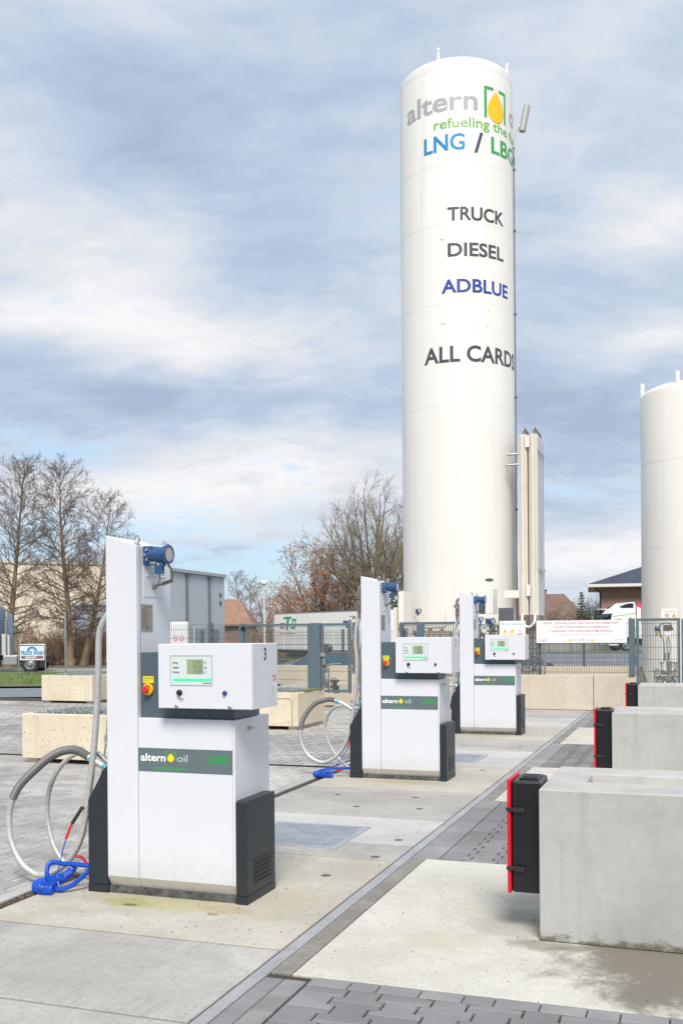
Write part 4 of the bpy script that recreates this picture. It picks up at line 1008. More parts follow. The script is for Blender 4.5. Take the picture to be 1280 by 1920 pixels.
mb = MB(); mb.tube(spline([(.10, -.02, 2.08), (.12, -.10, 1.86), (.27, -.12, 1.74), (.42, -.10, 1.86), (.44, -.02, 2.08)], 8), .035, 10); mb.build('white_bend', M_tank, t)
mb = MB(); rn = random.Random(8)
for k in range(9):
    a = .02 + .06 * k; mb.tube([(a, .02 + .1 * (k % 3), .2), (a, .02 + .1 * (k % 3), 2.0 - .1 * (k % 2))], .014, 6)
for k in range(5): mb.tube([(-.1, .0 + .2 * k, .6 + .28 * k), (.6, .05 + .2 * k, .6 + .28 * k)], .024, 8)
mb.tube([(-.1, -.05, .75), (.3, -.05, 1.3)], .03, 8)
for k in range(6): mb.lathe([(.07, 0), (.07, .03), (0, .03)], (.05 + .09 * k, -.03, .7 + .2 * (k % 4)), (0, -1, 0), 12)
mb.build('pipework', P('dull_pipework', (.24, .235, .23), .5, .6, .4, 12), t)
mb = MB()
for k in range(2): mb.tube([(-.30, .1, 6.35 - .28 * k), (.02, .1, 6.35 - .28 * k)], .030, 8)
mb.build('tie_pipe', M_galv, t)

# ------------------------------------------------------------------ yard walls, fences and gates
M_wall = concrete('yard_wall_concrete', (.66, .60, .50), (.56, .49, .385), vst=.25, stain=((.36, .31, .25), .35), big=.45, mottle=.5,
                  pos_stains=[(-1.5, 21.0, .10, .5, (.30, .33, .26), .5), (-3.0, 21.0, .18, .5, (.50, .44, .34), .4)])
t = thing('yard_wall', 'low cream concrete wall below the wire fence, behind the farthest dispenser', 'wall', (0, 21, 0))
for a, b in ((-6.95, -4.2), (-4.192, -1.915), (-1.907, -1.06)):
    mb = MB(); mb.box(a, b, 0, .25, 0, .72); mb.build('wall_panel', M_wall, t, bevel=.012)
mb = MB(); mb.box(-12.9, -6.97, 21.0, 21.25, 0, .27); mb.box(-1.04, 4, 21.02, 21.25, 0, .05)
tag(mb.build('kerb_wall', M_wall, bevel=.01), 'low cream concrete kerb under the mesh gate left of the dispensers', 'kerb')
mb = MB(); mb.box(-18, 6, 30.0, 30.22, -.6, .58); tag(mb.build('bund_wall', concrete('bund_concrete', (.64, .57, .46), (.55, .48, .38), big=.5), bevel=.01), 'long low cream wall at the back of the tank yard, before the parked cars', 'wall')

def mesh_panel(mb, x0, x1, z0, z1, v, pitch=.05, hp=.20, wv=.0035, wh=.0045):
    x = x0
    while x <= x1 + .001: mb.box(x - wv, x + wv, v - .003, v + .003, z0, z1); x += pitch
    z = z0 + .02
    while z <= z1:
        mb.box(x0, x1, v - .0095, v - .0035, z - wh, z + wh); mb.box(x0, x1, v + .0035, v + .0095, z - wh, z + wh); z += hp
def fence(label, x0, x1, z0, z1, v, posts, pitch=.05, pw=.03, mat=M_fence, group=None, pz0=None):
    t = thing('mesh_fence', label, 'fence', (0, v, 0), group=group)
    mb = MB(); mesh_panel(mb, x0, x1, z0 + .04, z1, 0, pitch); mb.build('wire_panel', M_wire, t, smooth=False)
    for x in posts:
        mb = MB(); mb.box(x - pw, x + pw, .011, .055, pz0 if pz0 is not None else z0, z1 + .02); mb.box(x - pw * 2, x + pw * 2, .0, .10, z0, z0 + .008)
        for k in range(5): mb.box(x - pw * .5, x + pw * .5, -.022, -.012, z0 + .12 + k * .23, z0 + .15 + k * .23)
        mb.build('post', mat, t, smooth=False)
    return t
fence('grey mesh fence on the cream wall carrying the long fire warning sign', -6.05, -1.22, .72, 1.83, 21.10, (-6.0, -4.5, -3.01), group='grey wire mesh fences')
fence('grey mesh fence behind the yard along its back wall', -16.0, 4.5, .58, 1.72, 30.08, [-15.5 + 2.5 * k for k in range(9)], pitch=.06, pw=.035, group='grey wire mesh fences')
fence('pale mesh fence left of the gate, before the grey hall', -12.9, -9.95, .27, 1.86, 21.08, (-12.0, -10.6), pitch=.05, group='grey wire mesh fences')
def gate(label, x0, x1, z0, z1, v, pitch=.05, hp=.20, posts=(), name='mesh_gate', bar=.026, wire=.0035):
    t = thing(name, label, 'gate', (0, v, 0), group='grey framed mesh gates')
    mb = MB(); mb.box(x0, x0 + 2 * bar, -.02, .02, z0, z1); mb.box(x1 - 2 * bar, x1, -.02, .02, z0, z1); mb.box(x0 + 2 * bar, x1 - 2 * bar, -.02, .02, z1 - 2 * bar, z1); mb.box(x0 + 2 * bar, x1 - 2 * bar, -.02, .02, z0, z0 + 2 * bar)
    mb.build('gate_frame', M_fence, t, bevel=.003)
    mb = MB(); mesh_panel(mb, x0 + 2 * bar + .02, x1 - 2 * bar, z0 + 2 * bar, z1 - 2 * bar, 0, pitch, hp, wire); mb.build('wire_panel', M_wire, t, smooth=False)
    for (a, b, c, d) in posts:
        mb = MB(); mb.box(a, b, -.05, .05, c, d)
        for k in range(6): mb.box(a + .012, a + .026, -.058, -.05, c + .10 + k * .2, c + .115 + k * .2)
        mb.build('gate_post', M_fence, t, bevel=.004)
    return t
g1 = gate('grey framed mesh gate with piping behind, right of the warning sign', -1.065, -.225, .02, 1.875, 21.02, hp=.24, posts=[(-1.212, -1.088, .72, 1.875), (-.20, -.12, .0, 1.86)])
mb = MB(); mb.box(-1.10, -1.06, -.03, -.021, .98, 1.12); mb.box(-1.09, -1.02, -.035, -.025, .96, 1.14); mb.build('lock_box', M_fence, g1, bevel=.004)
g2 = gate('wide grey mesh gate leaf with closed fine bars, behind the display box marked 3', -9.72, -8.12, .30, 1.845, 21.02, posts=[(-9.86, -9.74, .27, 1.86), (-8.11, -7.86, .27, 1.855)])
mb = MB(); mb.box(-9.80, -9.70, -.06, -.02, 1.70, 1.79); mb.lathe([(.02, 0), (.02, .05), (0, .05)], (-9.75, -.05, 1.75), (0, -1, 0), 10); mb.build('drop_bolt', M_black, g2)
g3 = gate('narrow grey mesh gate leaf beside the cream wall, left of the middle dispenser', -7.85, -7.16, .30, 1.845, 21.02, posts=[(-7.10, -6.97, .72, 1.86)])
for z in (.80, 1.72):
    mb = MB(); mb.cyl((-7.18, -.03, z), (-7.05, -.03, z), .014, 8); mb.cyl((-7.12, -.04, z - .03), (-7.12, -.04, z + .03), .022, 10); mb.build('hinge', M_steel, g3)
mb = MB(); mb.box(-7.85, -7.74, -.06, -.021, 1.10, 1.19); mb.cyl((-7.76, -.06, 1.06), (-7.76, -.06, .92), .03, 10); mb.build('lock_box', M_galv, g3, bevel=.003)
gate('grey mesh gate between the middle and farthest dispensers, under the tall tank', -6.0, -4.62, .74, 1.85, 20.96, posts=[(-5.62, -5.46, .74, 1.84)])

# ------------------------------------------------------------------ signs
sg = thing('fire_warning_sign', 'long white sign with faded red German fire warning hung on the wire fence', 'sign', (0, 21.04, 0))
mb = MB(); mb.box(-3.065, -1.245, .0, .012, 1.385, 1.852); bd = mb.build('board', M_swhite, sg, smooth=False)
mb = MB()
write(mb, 'FEUER, OFFENES LICHT UND RAUCHEN VERBOTEN!', .040, (-2.158, -.002, 1.776), align='c', mi=0, bold=.012, width=1.50)
write(mb, 'ZUTRITT FÜR UNBEFUGTE VERBOTEN!', .040, (-2.155, -.002, 1.694), align='c', mi=0, bold=.012, width=1.12)
write(mb, 'LAGERUNG VON VERFLÜSSIGTEM ERDGAS!', .040, (-2.15, -.002, 1.612), align='c', mi=0, bold=.012, width=1.26)
write(mb, 'SOS Fernschalter im Payment Terminal', .030, (-2.15, -.002, 1.545), align='c', mi=1, width=.88)
write(mb, 'LNG', .058, (-3.02, -.002, 1.413), mi=2, width=.16); write(mb, 'alternoil', .026, (-1.51, -.002, 1.435), mi=3, width=.12); write(mb, 'oil', .026, (-1.375, -.002, 1.435), mi=4, width=.05)
flat(mb, drop_pts(-1.385, 1.447, .010, .024), (0, -.003, 0), mi=5)
for k, kind in enumerate('trrrrt'):
    x = -2.385 + k * .090
    if kind == 't': tri_sign(mb, x, 1.452, .034, -.002, 5, 5)
    else: ring_sign(mb, x, 1.452, .028, -.002, 1, 6, 7 if k == 3 else 1)
mb.build('writing', [M_spink, M_spale, M_sblue, P('sign_grey', (.40, .42, .42), .5), M_sgreen, M_syel, M_swhite, M_txt], bd, smooth=False)
s2 = thing('safety_sign', 'small white safety sign with green heading and yellow triangles behind the farthest dispenser', 'sign', (0, 21.03, 0))
a = onv(21.03, 936, 1164.5); b = onv(21.03, 985, 1206)
mb = MB(); mb.box(a.x, b.x, 0, .012, b.z, a.z); bd = mb.build('board', M_swhite, s2, smooth=False)
mb = MB(); cx = (a.x + b.x) / 2; write(mb, 'Für Ihre Sicherheit', .040, (cx, -.002, a.z - .085), align='c', mi=0, width=.46)
for k in range(2): tri_sign(mb, cx - .16 + k * .15, a.z - .20, .050, -.002, 1, 1); flat(mb, [(cx - .21 + k * .15, a.z - .30), (cx - .11 + k * .15, a.z - .30), (cx - .11 + k * .15, a.z - .27), (cx - .21 + k * .15, a.z - .27)], (0, -.002, 0), mi=1)
ring_sign(mb, cx + .15, a.z - .20, .035, -.002, 3, 4, 3); flat(mb, [(cx + .095, a.z - .30), (cx + .21, a.z - .30), (cx + .21, a.z - .27), (cx + .095, a.z - .27)], (0, -.002, 0), mi=2)
mb.build('writing', [M_sgreen, M_syel, M_sred, M_spale, M_swhite], bd, smooth=False)
# small warning plates on the shorter tank
cv = onv(25.6, 1257, 1154)
t = thing('tank_warning_sign', 'small no-fire disc and warning triangle on the shorter tank', 'sign', (cv.x, cv.y, 0))
mb = MB(); mb.box(-.22, .16, 0, .01, cv.z - .09, cv.z + .17); bd = mb.build('board', M_tank, t, smooth=False)
mb = MB(); ring_sign(mb, -.085, cv.z, .047, -.002, 0, 1, 2); tri_sign(mb, .075, cv.z, .050, -.002, 3, 2); write(mb, 'Zutritt verboten', .028, (-.03, -.002, cv.z + .085), align='c', mi=4, width=.24)
mb.build('writing', [M_sred, M_swhite, M_txt, M_syel, M_tgrey], bd, smooth=False)

# TRUCK WASH sign on the verge
A = at(35.5, 1264, 54); Bp = at(85.5, 1262.5, 54); top = at(35.5, 1209, 54).z; gz = A.z
t = thing('truck_wash_sign', 'white and blue TRUCK WASH sign on two metal legs in the grass', 'sign', (A.x, A.y, 0), math.atan2(Bp.y - A.y, Bp.x - A.x))
wd = (Bp - A).length; zt = top
mb = MB(); pth = spline([(0, 0, gz - .2), (0, 0, gz + .6), (0, 0, zt - .12)], 4) + spline([(.02, 0, zt - .05), (.06, 0, zt - .01), (.12, 0, zt)], 4) + spline([(wd - .12, 0, zt), (wd - .06, 0, zt - .01), (wd - .02, 0, zt - .05)], 4) + spline([(wd, 0, zt - .12), (wd, 0, gz + .6), (wd, 0, gz - .2)], 4)
mb.tube(pth, .035, 8); mb.build('legs', M_galv, t)
bz0, bz1 = zt - .84, zt - .07
mb = MB(); mb.box(.06, wd - .06, -.02, .02, bz0, bz1); bd = mb.build('board', P('sign_pale_blue', (.66, .74, .84), .5), t, smooth=False)
mb = MB(); write(mb, 'TRUCK WASH', .20, (wd / 2, -.023, bz0 + .29), align='c', mi=0, bold=.045, width=wd - .18)
for (R0, R1, mi) in ((.225, .275, 1), (.165, .218, 2), (.115, .158, 3)):
    n = 14; o_ = [(wd / 2 + R1 * 1.0 * math.cos(math.pi * k / n), bz0 + .49 + R1 * .88 * math.sin(math.pi * k / n)) for k in range(n + 1)]; i_ = [(wd / 2 + R0 * math.cos(math.pi * k / n), bz0 + .49 + R0 * .88 * math.sin(math.pi * k / n)) for k in range(n + 1)]
    for k in range(n): flat(mb, [o_[k], o_[k + 1], i_[k + 1], i_[k]], (0, -.0222, 0), mi=mi)
flat(mb, [(.09, bz0 + .15), (.20, bz0 + .04), (.20, bz0 + .07), (wd - .12, bz0 + .07), (wd - .12, bz0 + .23), (.20, bz0 + .23), (.20, bz0 + .26)], (0, -.0225, 0), mi=4)
write(mb, 'EINFAHRT', .11, (wd / 2 - .05, -.0245, bz0 + .095), align='c', mi=5, bold=.02, width=.60)
mb.build('writing', [P('wash_teal', (.03, .22, .34), .5), P('wash_navy', (.03, .12, .30), .5), P('wash_blue', (.06, .28, .50), .5), P('wash_sky', (.25, .50, .68), .5), P('arrow_brown', (.22, .12, .12), .5), M_txtw], bd, smooth=False)
# bare metal pole on the verge, lamp post behind the gate, notice panel
p = at(123, 1259, 56); mb = MB(); mb.tube([(p.x, p.y, p.z - .2), (p.x, p.y, at(124, 1148, 56).z)], .055, 10); tag(mb.build('metal_pole', M_galv), 'plain galvanised pole standing on the verge in front of the alder trunks', 'pole')
p = at(496, 1240, 78); zt = at(496, 1098, 78).z
t = thing('street_lamp', 'slim pale lamp post with a round white head beyond the mesh gate', 'street lamp', (p.x, p.y, p.z - 1))
h_ = zt - p.z + 1
mb = MB(); mb.tube([(0, 0, 0), (0, 0, h_)], [.10, .06], 10); mb.build('post', P('lamp_post_pale', (.62, .62, .60), .5), t)
mb = MB(); mb.lathe([(0, 0), (.10, 0), (.26, .12), (.30, .28), (.22, .38), (0, .42)], (0, 0, h_), (0, 0, 1), 16); mb.build('lamp_head', P('lamp_head_white', (.85, .83, .74), .4), t)
a = onv(21.6, 326, 1166); b = onv(21.6, 349, 1206); mb = MB(); mb.box(-.45, .02, 0, .03, .0, a.z); mb.box(.02, .09, -.02, .05, 0, a.z)
t = thing('notice_panel', 'white notice panel with two red prohibition rings behind the nearest display box', 'sign', (b.x - .05, 21.6, 0)); mb.build('board', M_swhite, t, smooth=False)
mb = MB(); ring_sign(mb, -.24, a.z - .40, .065, -.003, 0, 1, 1); ring_sign(mb, -.07, a.z - .40, .065, -.003, 0, 1, 1); mb.build('emblem', [M_sred, M_swhite], t, smooth=False)

# ------------------------------------------------------------------ pipework standing in the yard
M_pipe = P('pipe_steel', (.44, .42, .39), .42, .75, .4, 10); M_pipew = P('pipe_frosted', (.66, .63, .56), .5, .1, .15, 8); M_valve = P('valve_dark_steel', (.20, .19, .18), .5, .6, .4, 16); M_rust = P('rusty_fitting', (.34, .17, .08), .7, .3, .4, 16)
def handwheel(mb, c, ax, r, mi=0):
    mb.torus(c, ax, r, r * .13, 16, 6, mi); a, b = mb.frame_of(ax); c = Vector(c)
    for k in range(3):
        d = a * math.cos(k * 1.047) + b * math.sin(k * 1.047); mb.cyl(c - d * r, c + d * r, r * .08, 5, mi)
def flange(mb, c, ax, r, mi=0): mb.lathe([(0, -.02), (r, -.02), (r, -.004), (r * .8, 0), (r, .004), (r, .02), (0, .02)], c, ax, 16, mi)
# 1. stand behind the narrow left gate
q = lambda x, y, v: onv(v, x, y)
t = thing('valve_stand', 'pipe riser with dark valve body behind the narrow gate left of the middle dispenser', 'valve', (q(604, 1300, 22.4).x, 22.4, 0)); ox = t.location.x
L = lambda x, y: (q(x, y, 22.4).x - ox, 0, q(x, y, 22.4).z)
mb = MB(); mb.tube([L(602, 1240), L(601, 1218)], .045, 10); mb.tube([L(601, 1290), L(603, 1262), L(604, 1240)], .03, 8); mb.tube([(0, .05, 0), L(604, 1260)], .03, 8); mb.build('riser', M_pipew, t)
mb = MB(); c = Vector(L(613, 1216)); mb.lathe([(0, -.10), (.10, -.10), (.12, -.05), (.12, .06), (.08, .10), (0, .10)], c, (0, -1, 0), 18); mb.box(c.x - .14, c.x + .12, -.06, .06, c.z - .04, c.z + .05)
for k in range(6): mb.ball((c.x + .10 * math.cos(k), -.1, c.z + .10 * math.sin(k)), .022, 6, 4)
mb.build('valve_body', M_valve, t)
mb = MB(); c = Vector(L(598, 1216)); flange(mb, c, (1, 0, 0), .07); mb.ball(c - Vector((.05, .02, 0)), .05, 8, 6); c2 = Vector(L(604, 1245)); flange(mb, c2, (0, 0, 1), .10); flange(mb, c2 - Vector((0, 0, .08)), (0, 0, 1), .10); mb.build('flange', M_rust, t)
mb = MB(); mb.tube([L(603, 1255), L(609, 1275), L(613, 1290)], .05, 10); mb.tube([L(607, 1250), L(622, 1246), L(640, 1245)], .025, 8); mb.tube([L(616, 1252), L(616, 1300)], .022, 8); mb.tube([L(611, 1252), L(611, 1262)], .03, 8); mb.build('branch_pipe', M_pipe, t)
mb = MB()
for k, y in enumerate((1277, 1288)): mb.tube([L(619, y), L(636, y)], .028, 8); handwheel(mb, Vector(L(628, y)) + Vector((0, -.08, 0)), (0, 1, .2), .08)
mb.tube([L(628, 1275), L(628, 1304)], .045, 10); mb.tube([L(634, 1288), L(634, 1304)], .03, 8); mb.build('valve_spindle', M_valve, t)
# 2. transmitter post right of the left gate
t = thing('instrument_post', 'blue instrument and small camera on a post, behind the hose of the middle dispenser', 'instrument', (q(657, 1260, 22.2).x, 22.2, 0)); ox = t.location.x
L2 = lambda x, y: (q(x, y, 22.2).x - ox, 0, q(x, y, 22.2).z)
mb = MB(); mb.tube([(0, 0, 0), L2(657, 1162)], .025, 8); mb.tube([L2(657, 1160), L2(655, 1157), L2(661, 1155)], .012, 6); mb.box(L2(661, 1155)[0], L2(666, 1155)[0], -.05, .05, L2(661, 1161)[2], L2(661, 1155)[2]); mb.build('post', M_pipe, t)
instrument(t, 'transmitter', L2(652, 1168), (.9, -.4, 0), 1.0)
mb = MB()
for y in (1205, 1215, 1228): flange(mb, L2(658, y), (.3, -1, 0), .07)
mb.tube([L2(655, 1200), L2(662, 1240)], .02, 6); mb.tube([L2(662, 1190), L2(670, 1240)], .018, 6); mb.build('fittings', M_rust, t)
# 3. row of transmitters on risers below the tall tank
t = thing('instrument_rack', 'rack of blue instruments and pipes before the tall tank, above the middle display box', 'instrument', (q(790, 1200, 23.4).x, 23.4, 0)); ox = t.location.x
L3 = lambda x, y: (q(x, y, 23.4).x - ox, 0, q(x, y, 23.4).z)
mb = MB()
for x in (762, 782, 791, 800, 812, 830): mb.tube([(L3(x, 1200)[0], 0, 0), L3(x, 1186)], .025, 8)
mb.tube([L3(746, 1172), L3(775, 1168), L3(800, 1178), L3(835, 1176)], .018, 8); mb.tube([L3(787, 1172), L3(777, 1158), L3(785, 1147)], .008, 6); mb.tube([L3(785, 1147), L3(794, 1155)], .008, 6)
mb.tube([L3(800, 1195), L3(845, 1195)], .16, 14); flange(mb, L3(806, 1194), (1, 0, 0), .2); flange(mb, L3(828, 1194), (1, 0, 0), .2)
for k in range(5): flange(mb, L3(750 + 3 * k, 1180 + 4 * k), (0, -1, 0), .06)
mb.build('pipework', P('brown_pipework', (.40, .33, .24), .5, .5, .4, 10), t)
for x, y, s in ((785, 1145.5, .9), (761, 1182, .8), (780, 1186, .8), (792, 1184, .8)): instrument(t, 'transmitter', L3(x, y), (.5, -.8, 0), s)
mb = MB(); a = Vector(L3(831, 1152)); mb.add([(a.x - .02, 0, a.z - .3), (a.x + .10, 0, a.z - .3), (a.x + .04, 0, a.z + .05), (a.x - .02, .04, a.z - .3), (a.x + .10, .04, a.z - .3), (a.x + .04, .04, a.z + .05)], [(0, 1, 2), (5, 4, 3), (0, 2, 5, 3), (1, 4, 5, 2)]); mb.build('gusset', M_tank2, t, smooth=False)
# 4. instrument cluster right of the farthest dispenser
t = thing('instrument_rack', 'cluster of blue instruments with a white gauge right of the farthest dispenser tower', 'instrument', (q(910, 1200, 23.0).x, 23.0, 0)); ox = t.location.x
L4 = lambda x, y: (q(x, y, 23.0).x - ox, 0, q(x, y, 23.0).z)
mb = MB()
for x in (899, 907, 918, 927, 933): mb.tube([(L4(x, 1200)[0], .02, 0), L4(x, 1172)], .02, 8)
for y in (1172, 1182, 1192): mb.tube([L4(896, y), L4(936, y + 2)], .022, 8)
for x, y in ((903, 1190), (912, 1196), (921, 1188), (930, 1195), (925, 1178)): flange(mb, Vector(L4(x, y)) - Vector((0, .05, 0)), (0, -1, 0), .055)
mb.build('pipework', M_valve, t)
instrument(t, 'transmitter', L4(921, 1165), (.8, -.6, 0), 1.25); instrument(t, 'transmitter', L4(902, 1161), (.3, -.9, 0), .95, P('bright_blue_paint', (.02, .14, .5), .4))
mb = MB(); mb.box(L4(903, 1170)[0], L4(914, 1170)[0], -.05, .05, L4(903, 1178)[2], L4(903, 1170)[2]); mb.build('terminal_box', P('pale_green_box', (.35, .45, .40), .5), t, bevel=.004)
mb = MB(); mb.lathe([(0, 0), (.062, 0), (.066, .03), (.055, .032), (0, .032)], L4(908, 1183), (0, -1, 0), 20); g_ = mb.build('gauge', M_valve, t); mb = MB(); mb.lathe([(0, .0325), (.054, .0325), (0, .034)], L4(908, 1183), (0, -1, 0), 20); mb.build('gauge_face', P('gauge_white', (.8, .8, .78), .4), g_)
# 5. piping behind the right gate
t = thing('gauge_station', 'gauge box with thin pipes and valve cluster behind the right mesh gate', 'instrument', (q(1255, 1290, 22.6).x, 22.6, 0)); ox = t.location.x
L5 = lambda x, y: (q(x, y, 22.6).x - ox, 0, q(x, y, 22.6).z)
mb = MB(); a, b = L5(1243, 1172), L5(1259, 1183); mb.box(a[0], b[0], -.04, .08, b[2], a[2]); mb.tube(spline([L5(1238, 1195), L5(1236, 1175), L5(1244, 1169), L5(1256, 1170), L5(1261, 1182)], 6), .014, 8); mb.build('gauge_box', M_valve, t, bevel=.003)
mb = MB(); mb.lathe([(0, 0), (.06, 0), (.065, .03), (0, .031)], L5(1252, 1188), (0, -1, 0), 18); mb.build('gauge_face', P('gauge_white', (.8, .8, .78), .4), t)
mb = MB(); mb.lathe([(0, -.05), (.05, -.05), (.055, 0), (.05, .05), (0, .05)], L5(1231, 1179), (1, 0, 0), 14); mb.build('transmitter', M_blue, t)
mb = MB(); a = Vector(L5(1231, 1186)); mb.lathe([(.01, -.08), (.035, 0), (.035, .04), (0, .05)], a, (0, 0, 1), 10); mb.build('yellow_green_tap', P('tap_green', (.35, .42, .06), .5), t)
mb = MB(); mb.tube(spline([L5(1238, 1190), L5(1243, 1200), L5(1245, 1215), L5(1245, 1240)], 6), .014, 8); mb.tube(spline([L5(1252, 1192), L5(1250, 1205), L5(1251, 1215), L5(1251, 1240)], 6), .010, 8); mb.tube(spline([L5(1253, 1192), L5(1256, 1215), L5(1254, 1240)], 6), .010, 8)
for x in (1246, 1253): mb.tube([L5(x, 1224), L5(x, 1238)], .025, 10)
mb.build('impulse_pipe', M_pipe, t)
mb = MB(); rn = random.Random(12)
mb.lathe([(0, -.1), (.09, -.1), (.10, -.03), (.07, 0), (.07, .08), (0, .08)], L5(1253, 1271), (0, -1, 0), 18); mb.tube([L5(1228, 1268), L5(1270, 1266)], .035, 10); mb.tube([L5(1255, 1240), L5(1253, 1290)], .05, 12); mb.box(L5(1248, 1240)[0], L5(1260, 1240)[0], -.05, .05, L5(1248, 1250)[2], L5(1248, 1240)[2])
for x, y in ((1232, 1258), (1238, 1270), (1243, 1262), (1262, 1262), (1267, 1270), (1266, 1250)): flange(mb, L5(x, y), (rn.random() - .5, -1, rn.random() - .5), .06); mb.tube([L5(x, y), L5(x, 1290)], .022, 8)
for x, y in ((1240, 1243), (1265, 1243), (1227, 1259)): mb.tube([L5(x, y), L5(x, y + 22)], .013, 6); handwheel(mb, L5(x, y), (0, .3, 1), .05)
mb.tube([L5(1240, 1286), L5(1250, 1258), L5(1258, 1250)], .02, 8)
for x0_, x1_ in ((1197, 1208), (1203, 1214)): mb.tube([L5(x0_, 1250), L5(x1_, 1290)], .03, 8)
mb.build('valve_cluster', M_pipe, t)

# ------------------------------------------------------------------ vehicles
def wheel(parent, c, r, wd, rim_mat=None, name='wheel'):
    mb = MB(); mb.lathe([(r * .60, -wd * .2), (r * .62, -wd / 2), (r * .95, -wd / 2), (r, -wd * .36), (r, wd * .36), (r * .95, wd / 2), (r * .62, wd / 2), (r * .60, wd * .2)], c, (0, 1, 0), 28, caps=False); o = mb.build(name, M_tyre, parent)
    mb = MB(); s = -1 if c[1] < 0 else 1; k = s * wd / 2
    mb.lathe([(r * .62, -wd * .3), (r * .62, wd * .42), (r * .54, wd * .42), (r * .46, wd * .20), (r * .22, wd * .30), (r * .20, wd * .46), (0, wd * .46)], c, (0, s, 0), 24)
    ro = mb.build('rim', rim_mat or M_galv, o)
    mb = MB()
    for q_ in range(10):
        a = 2 * math.pi * q_ / 10; mb.lathe([(r * .055, 0), (r * .055, wd * .03), (0, wd * .03)], (c[0] + math.cos(a) * r * .36, c[1] + s * wd * .235, c[2] + math.sin(a) * r * .36), (0, s, 0), 8)
    mb.build('hand_hole', M_black, ro); return o
def car(loc, rz, label, paint, wagon=True, bonnet=None):
    """front at -x, length 4.6"""
    t = thing('parked_car', label, 'car', loc, rz, group='cars parked behind the tank yard')
    w2 = .88; lo = [(-2.3, .30), (-2.32, .55), (-2.22, .68), (-1.30, .88), (-1.15, .92), (2.10, .96), (2.26, .80), (2.30, .40), (2.2, .26), (-2.2, .24)]
    if not wagon: lo = [(-2.25, .30), (-2.28, .52), (-2.18, .66), (-1.25, .86), (-1.1, .90), (1.75, .95), (2.15, .92), (2.22, .75), (2.2, .30), (-2.1, .24)]
    mb = MB(); mb.prism(lo, 'y', -w2, w2); bd = mb.build('body', paint, t, bevel=.07, seg=3)
    top = [(-1.18, .90), (-.42, 1.36), (.20, 1.44), (1.75, 1.40), (2.16, .94)] if wagon else [(-1.12, .88), (-.30, 1.30), (.25, 1.38), (.80, 1.35), (1.75, .93)]
    n = len(top); vs = []
    for x, z in top:
        inn = (z - .92) * .36 + .05; vs += [(x, -w2 + inn, z), (x, w2 - inn, z)]
    fs = [(2 * i, 2 * i + 1, 2 * i + 3, 2 * i + 2) for i in range(n - 1)] + [tuple(2 * i for i in range(n))[::-1], tuple(2 * i + 1 for i in range(n))]
    mb = MB(); mb.add(vs, fs); gh = mb.build('roof', paint, bd, bevel=.03)
    def side(pts, s): return [(x, s * (w2 - ((z - .92) * .36 + .05) + .012), z) for x, z in pts]
    wins = [[(-1.0, .97), (-.42, 1.28), (-.12, 1.32), (-.12, .97)], [(-.05, .97), (-.05, 1.33), (.78, 1.34), (.85, .97)], [(.93, .97), (.86, 1.34), (1.62, 1.31), (1.92, .99)]] if wagon else [[(-.95, .95), (-.32, 1.24), (-.05, 1.28), (-.05, .95)], [(.02, .95), (.02, 1.29), (.60, 1.28), (1.25, .96)]]
    for w_ in wins:
        for s in (-1, 1):
            mb = MB(); mb.add(side(w_, s), [(0, 1, 2, 3)]); mb.build('window', M_carglass, bd, smooth=False)
    a, b = top[0], top[1]
    for (a, b, nm) in ((top[0], top[1], 'windscreen'), (top[-1], top[-2], 'rear_window')):
        mb = MB(); e = .06; pts = []
        for (x, z), s in ((a, -1), (a, 1), (b, 1), (b, -1)):
            pts.append((x + (-.014 if nm == 'windscreen' else .014), s * (w2 - ((z - .92) * .36 + .05) - .07), z + .012))
        for k in (0, 1): pts[k] = tuple(p_ + (q_ - p_) * .1 for p_, q_ in zip(pts[k], pts[3 - k]))
        mb.add(pts, [(0, 1, 2, 3)]); mb.build(nm, P('windscreen_glass', (.16, .22, .25), .10, 0, spec=.3), bd, smooth=False)
    mb = MB()
    for s in (-1, 1):
        rail = [(x, s * (w2 - ((z - .92) * .36 + .05) + .018), z + .03) for x, z in top[:-1]]; mb.tube([(x, y, z - .02) for x, y, z in rail], .009, 6)
        mb.tube([(-1.0, s * (w2 + .004), .945), (1.9, s * (w2 + .004), .965)], .007, 6)
    mb.build('trim', M_trim, bd)
    for s in (-1, 1):
        mb = MB(); mb.ball((-.78, s * (w2 + .10), 1.0), .10, 10, 6, sq=(.7, 1, .7)); mb.build('mirror', paint, bd)
        mb = MB(); mb.box(-2.30, -2.12, s * .6 - .18, s * .6 + .18, .56, .68); mb.build('headlight', M_chrome, bd, bevel=.03)
    for x in (-1.42, 1.38):
        for s in (-1, 1): wheel(t, (x, s * .80, .31), .31, .20)
    return t
p = at(604, 1200, 36.5); car((p.x, p.y, -.52), TH - .10, 'dark blue estate car with chrome roof rails, parked behind the mesh gates', P('car_dark_blue', (.022, .032, .05), .35, 0, spec=.3))
p = at(985, 1200, 36.0); c2_ = car((p.x, p.y, -.56), TH + math.pi - .12, 'dark car with pale windscreen facing right behind the wire fence', P('car_dark_grey', (.05, .058, .07), .35, 0, spec=.3), wagon=False)
p = at(806, 1200, 37.0); car((p.x, p.y, -.54), TH + .2, 'black car mostly hidden behind the middle dispenser and its gate', P('car_black', (.012, .013, .015), .35, 0, spec=.3))

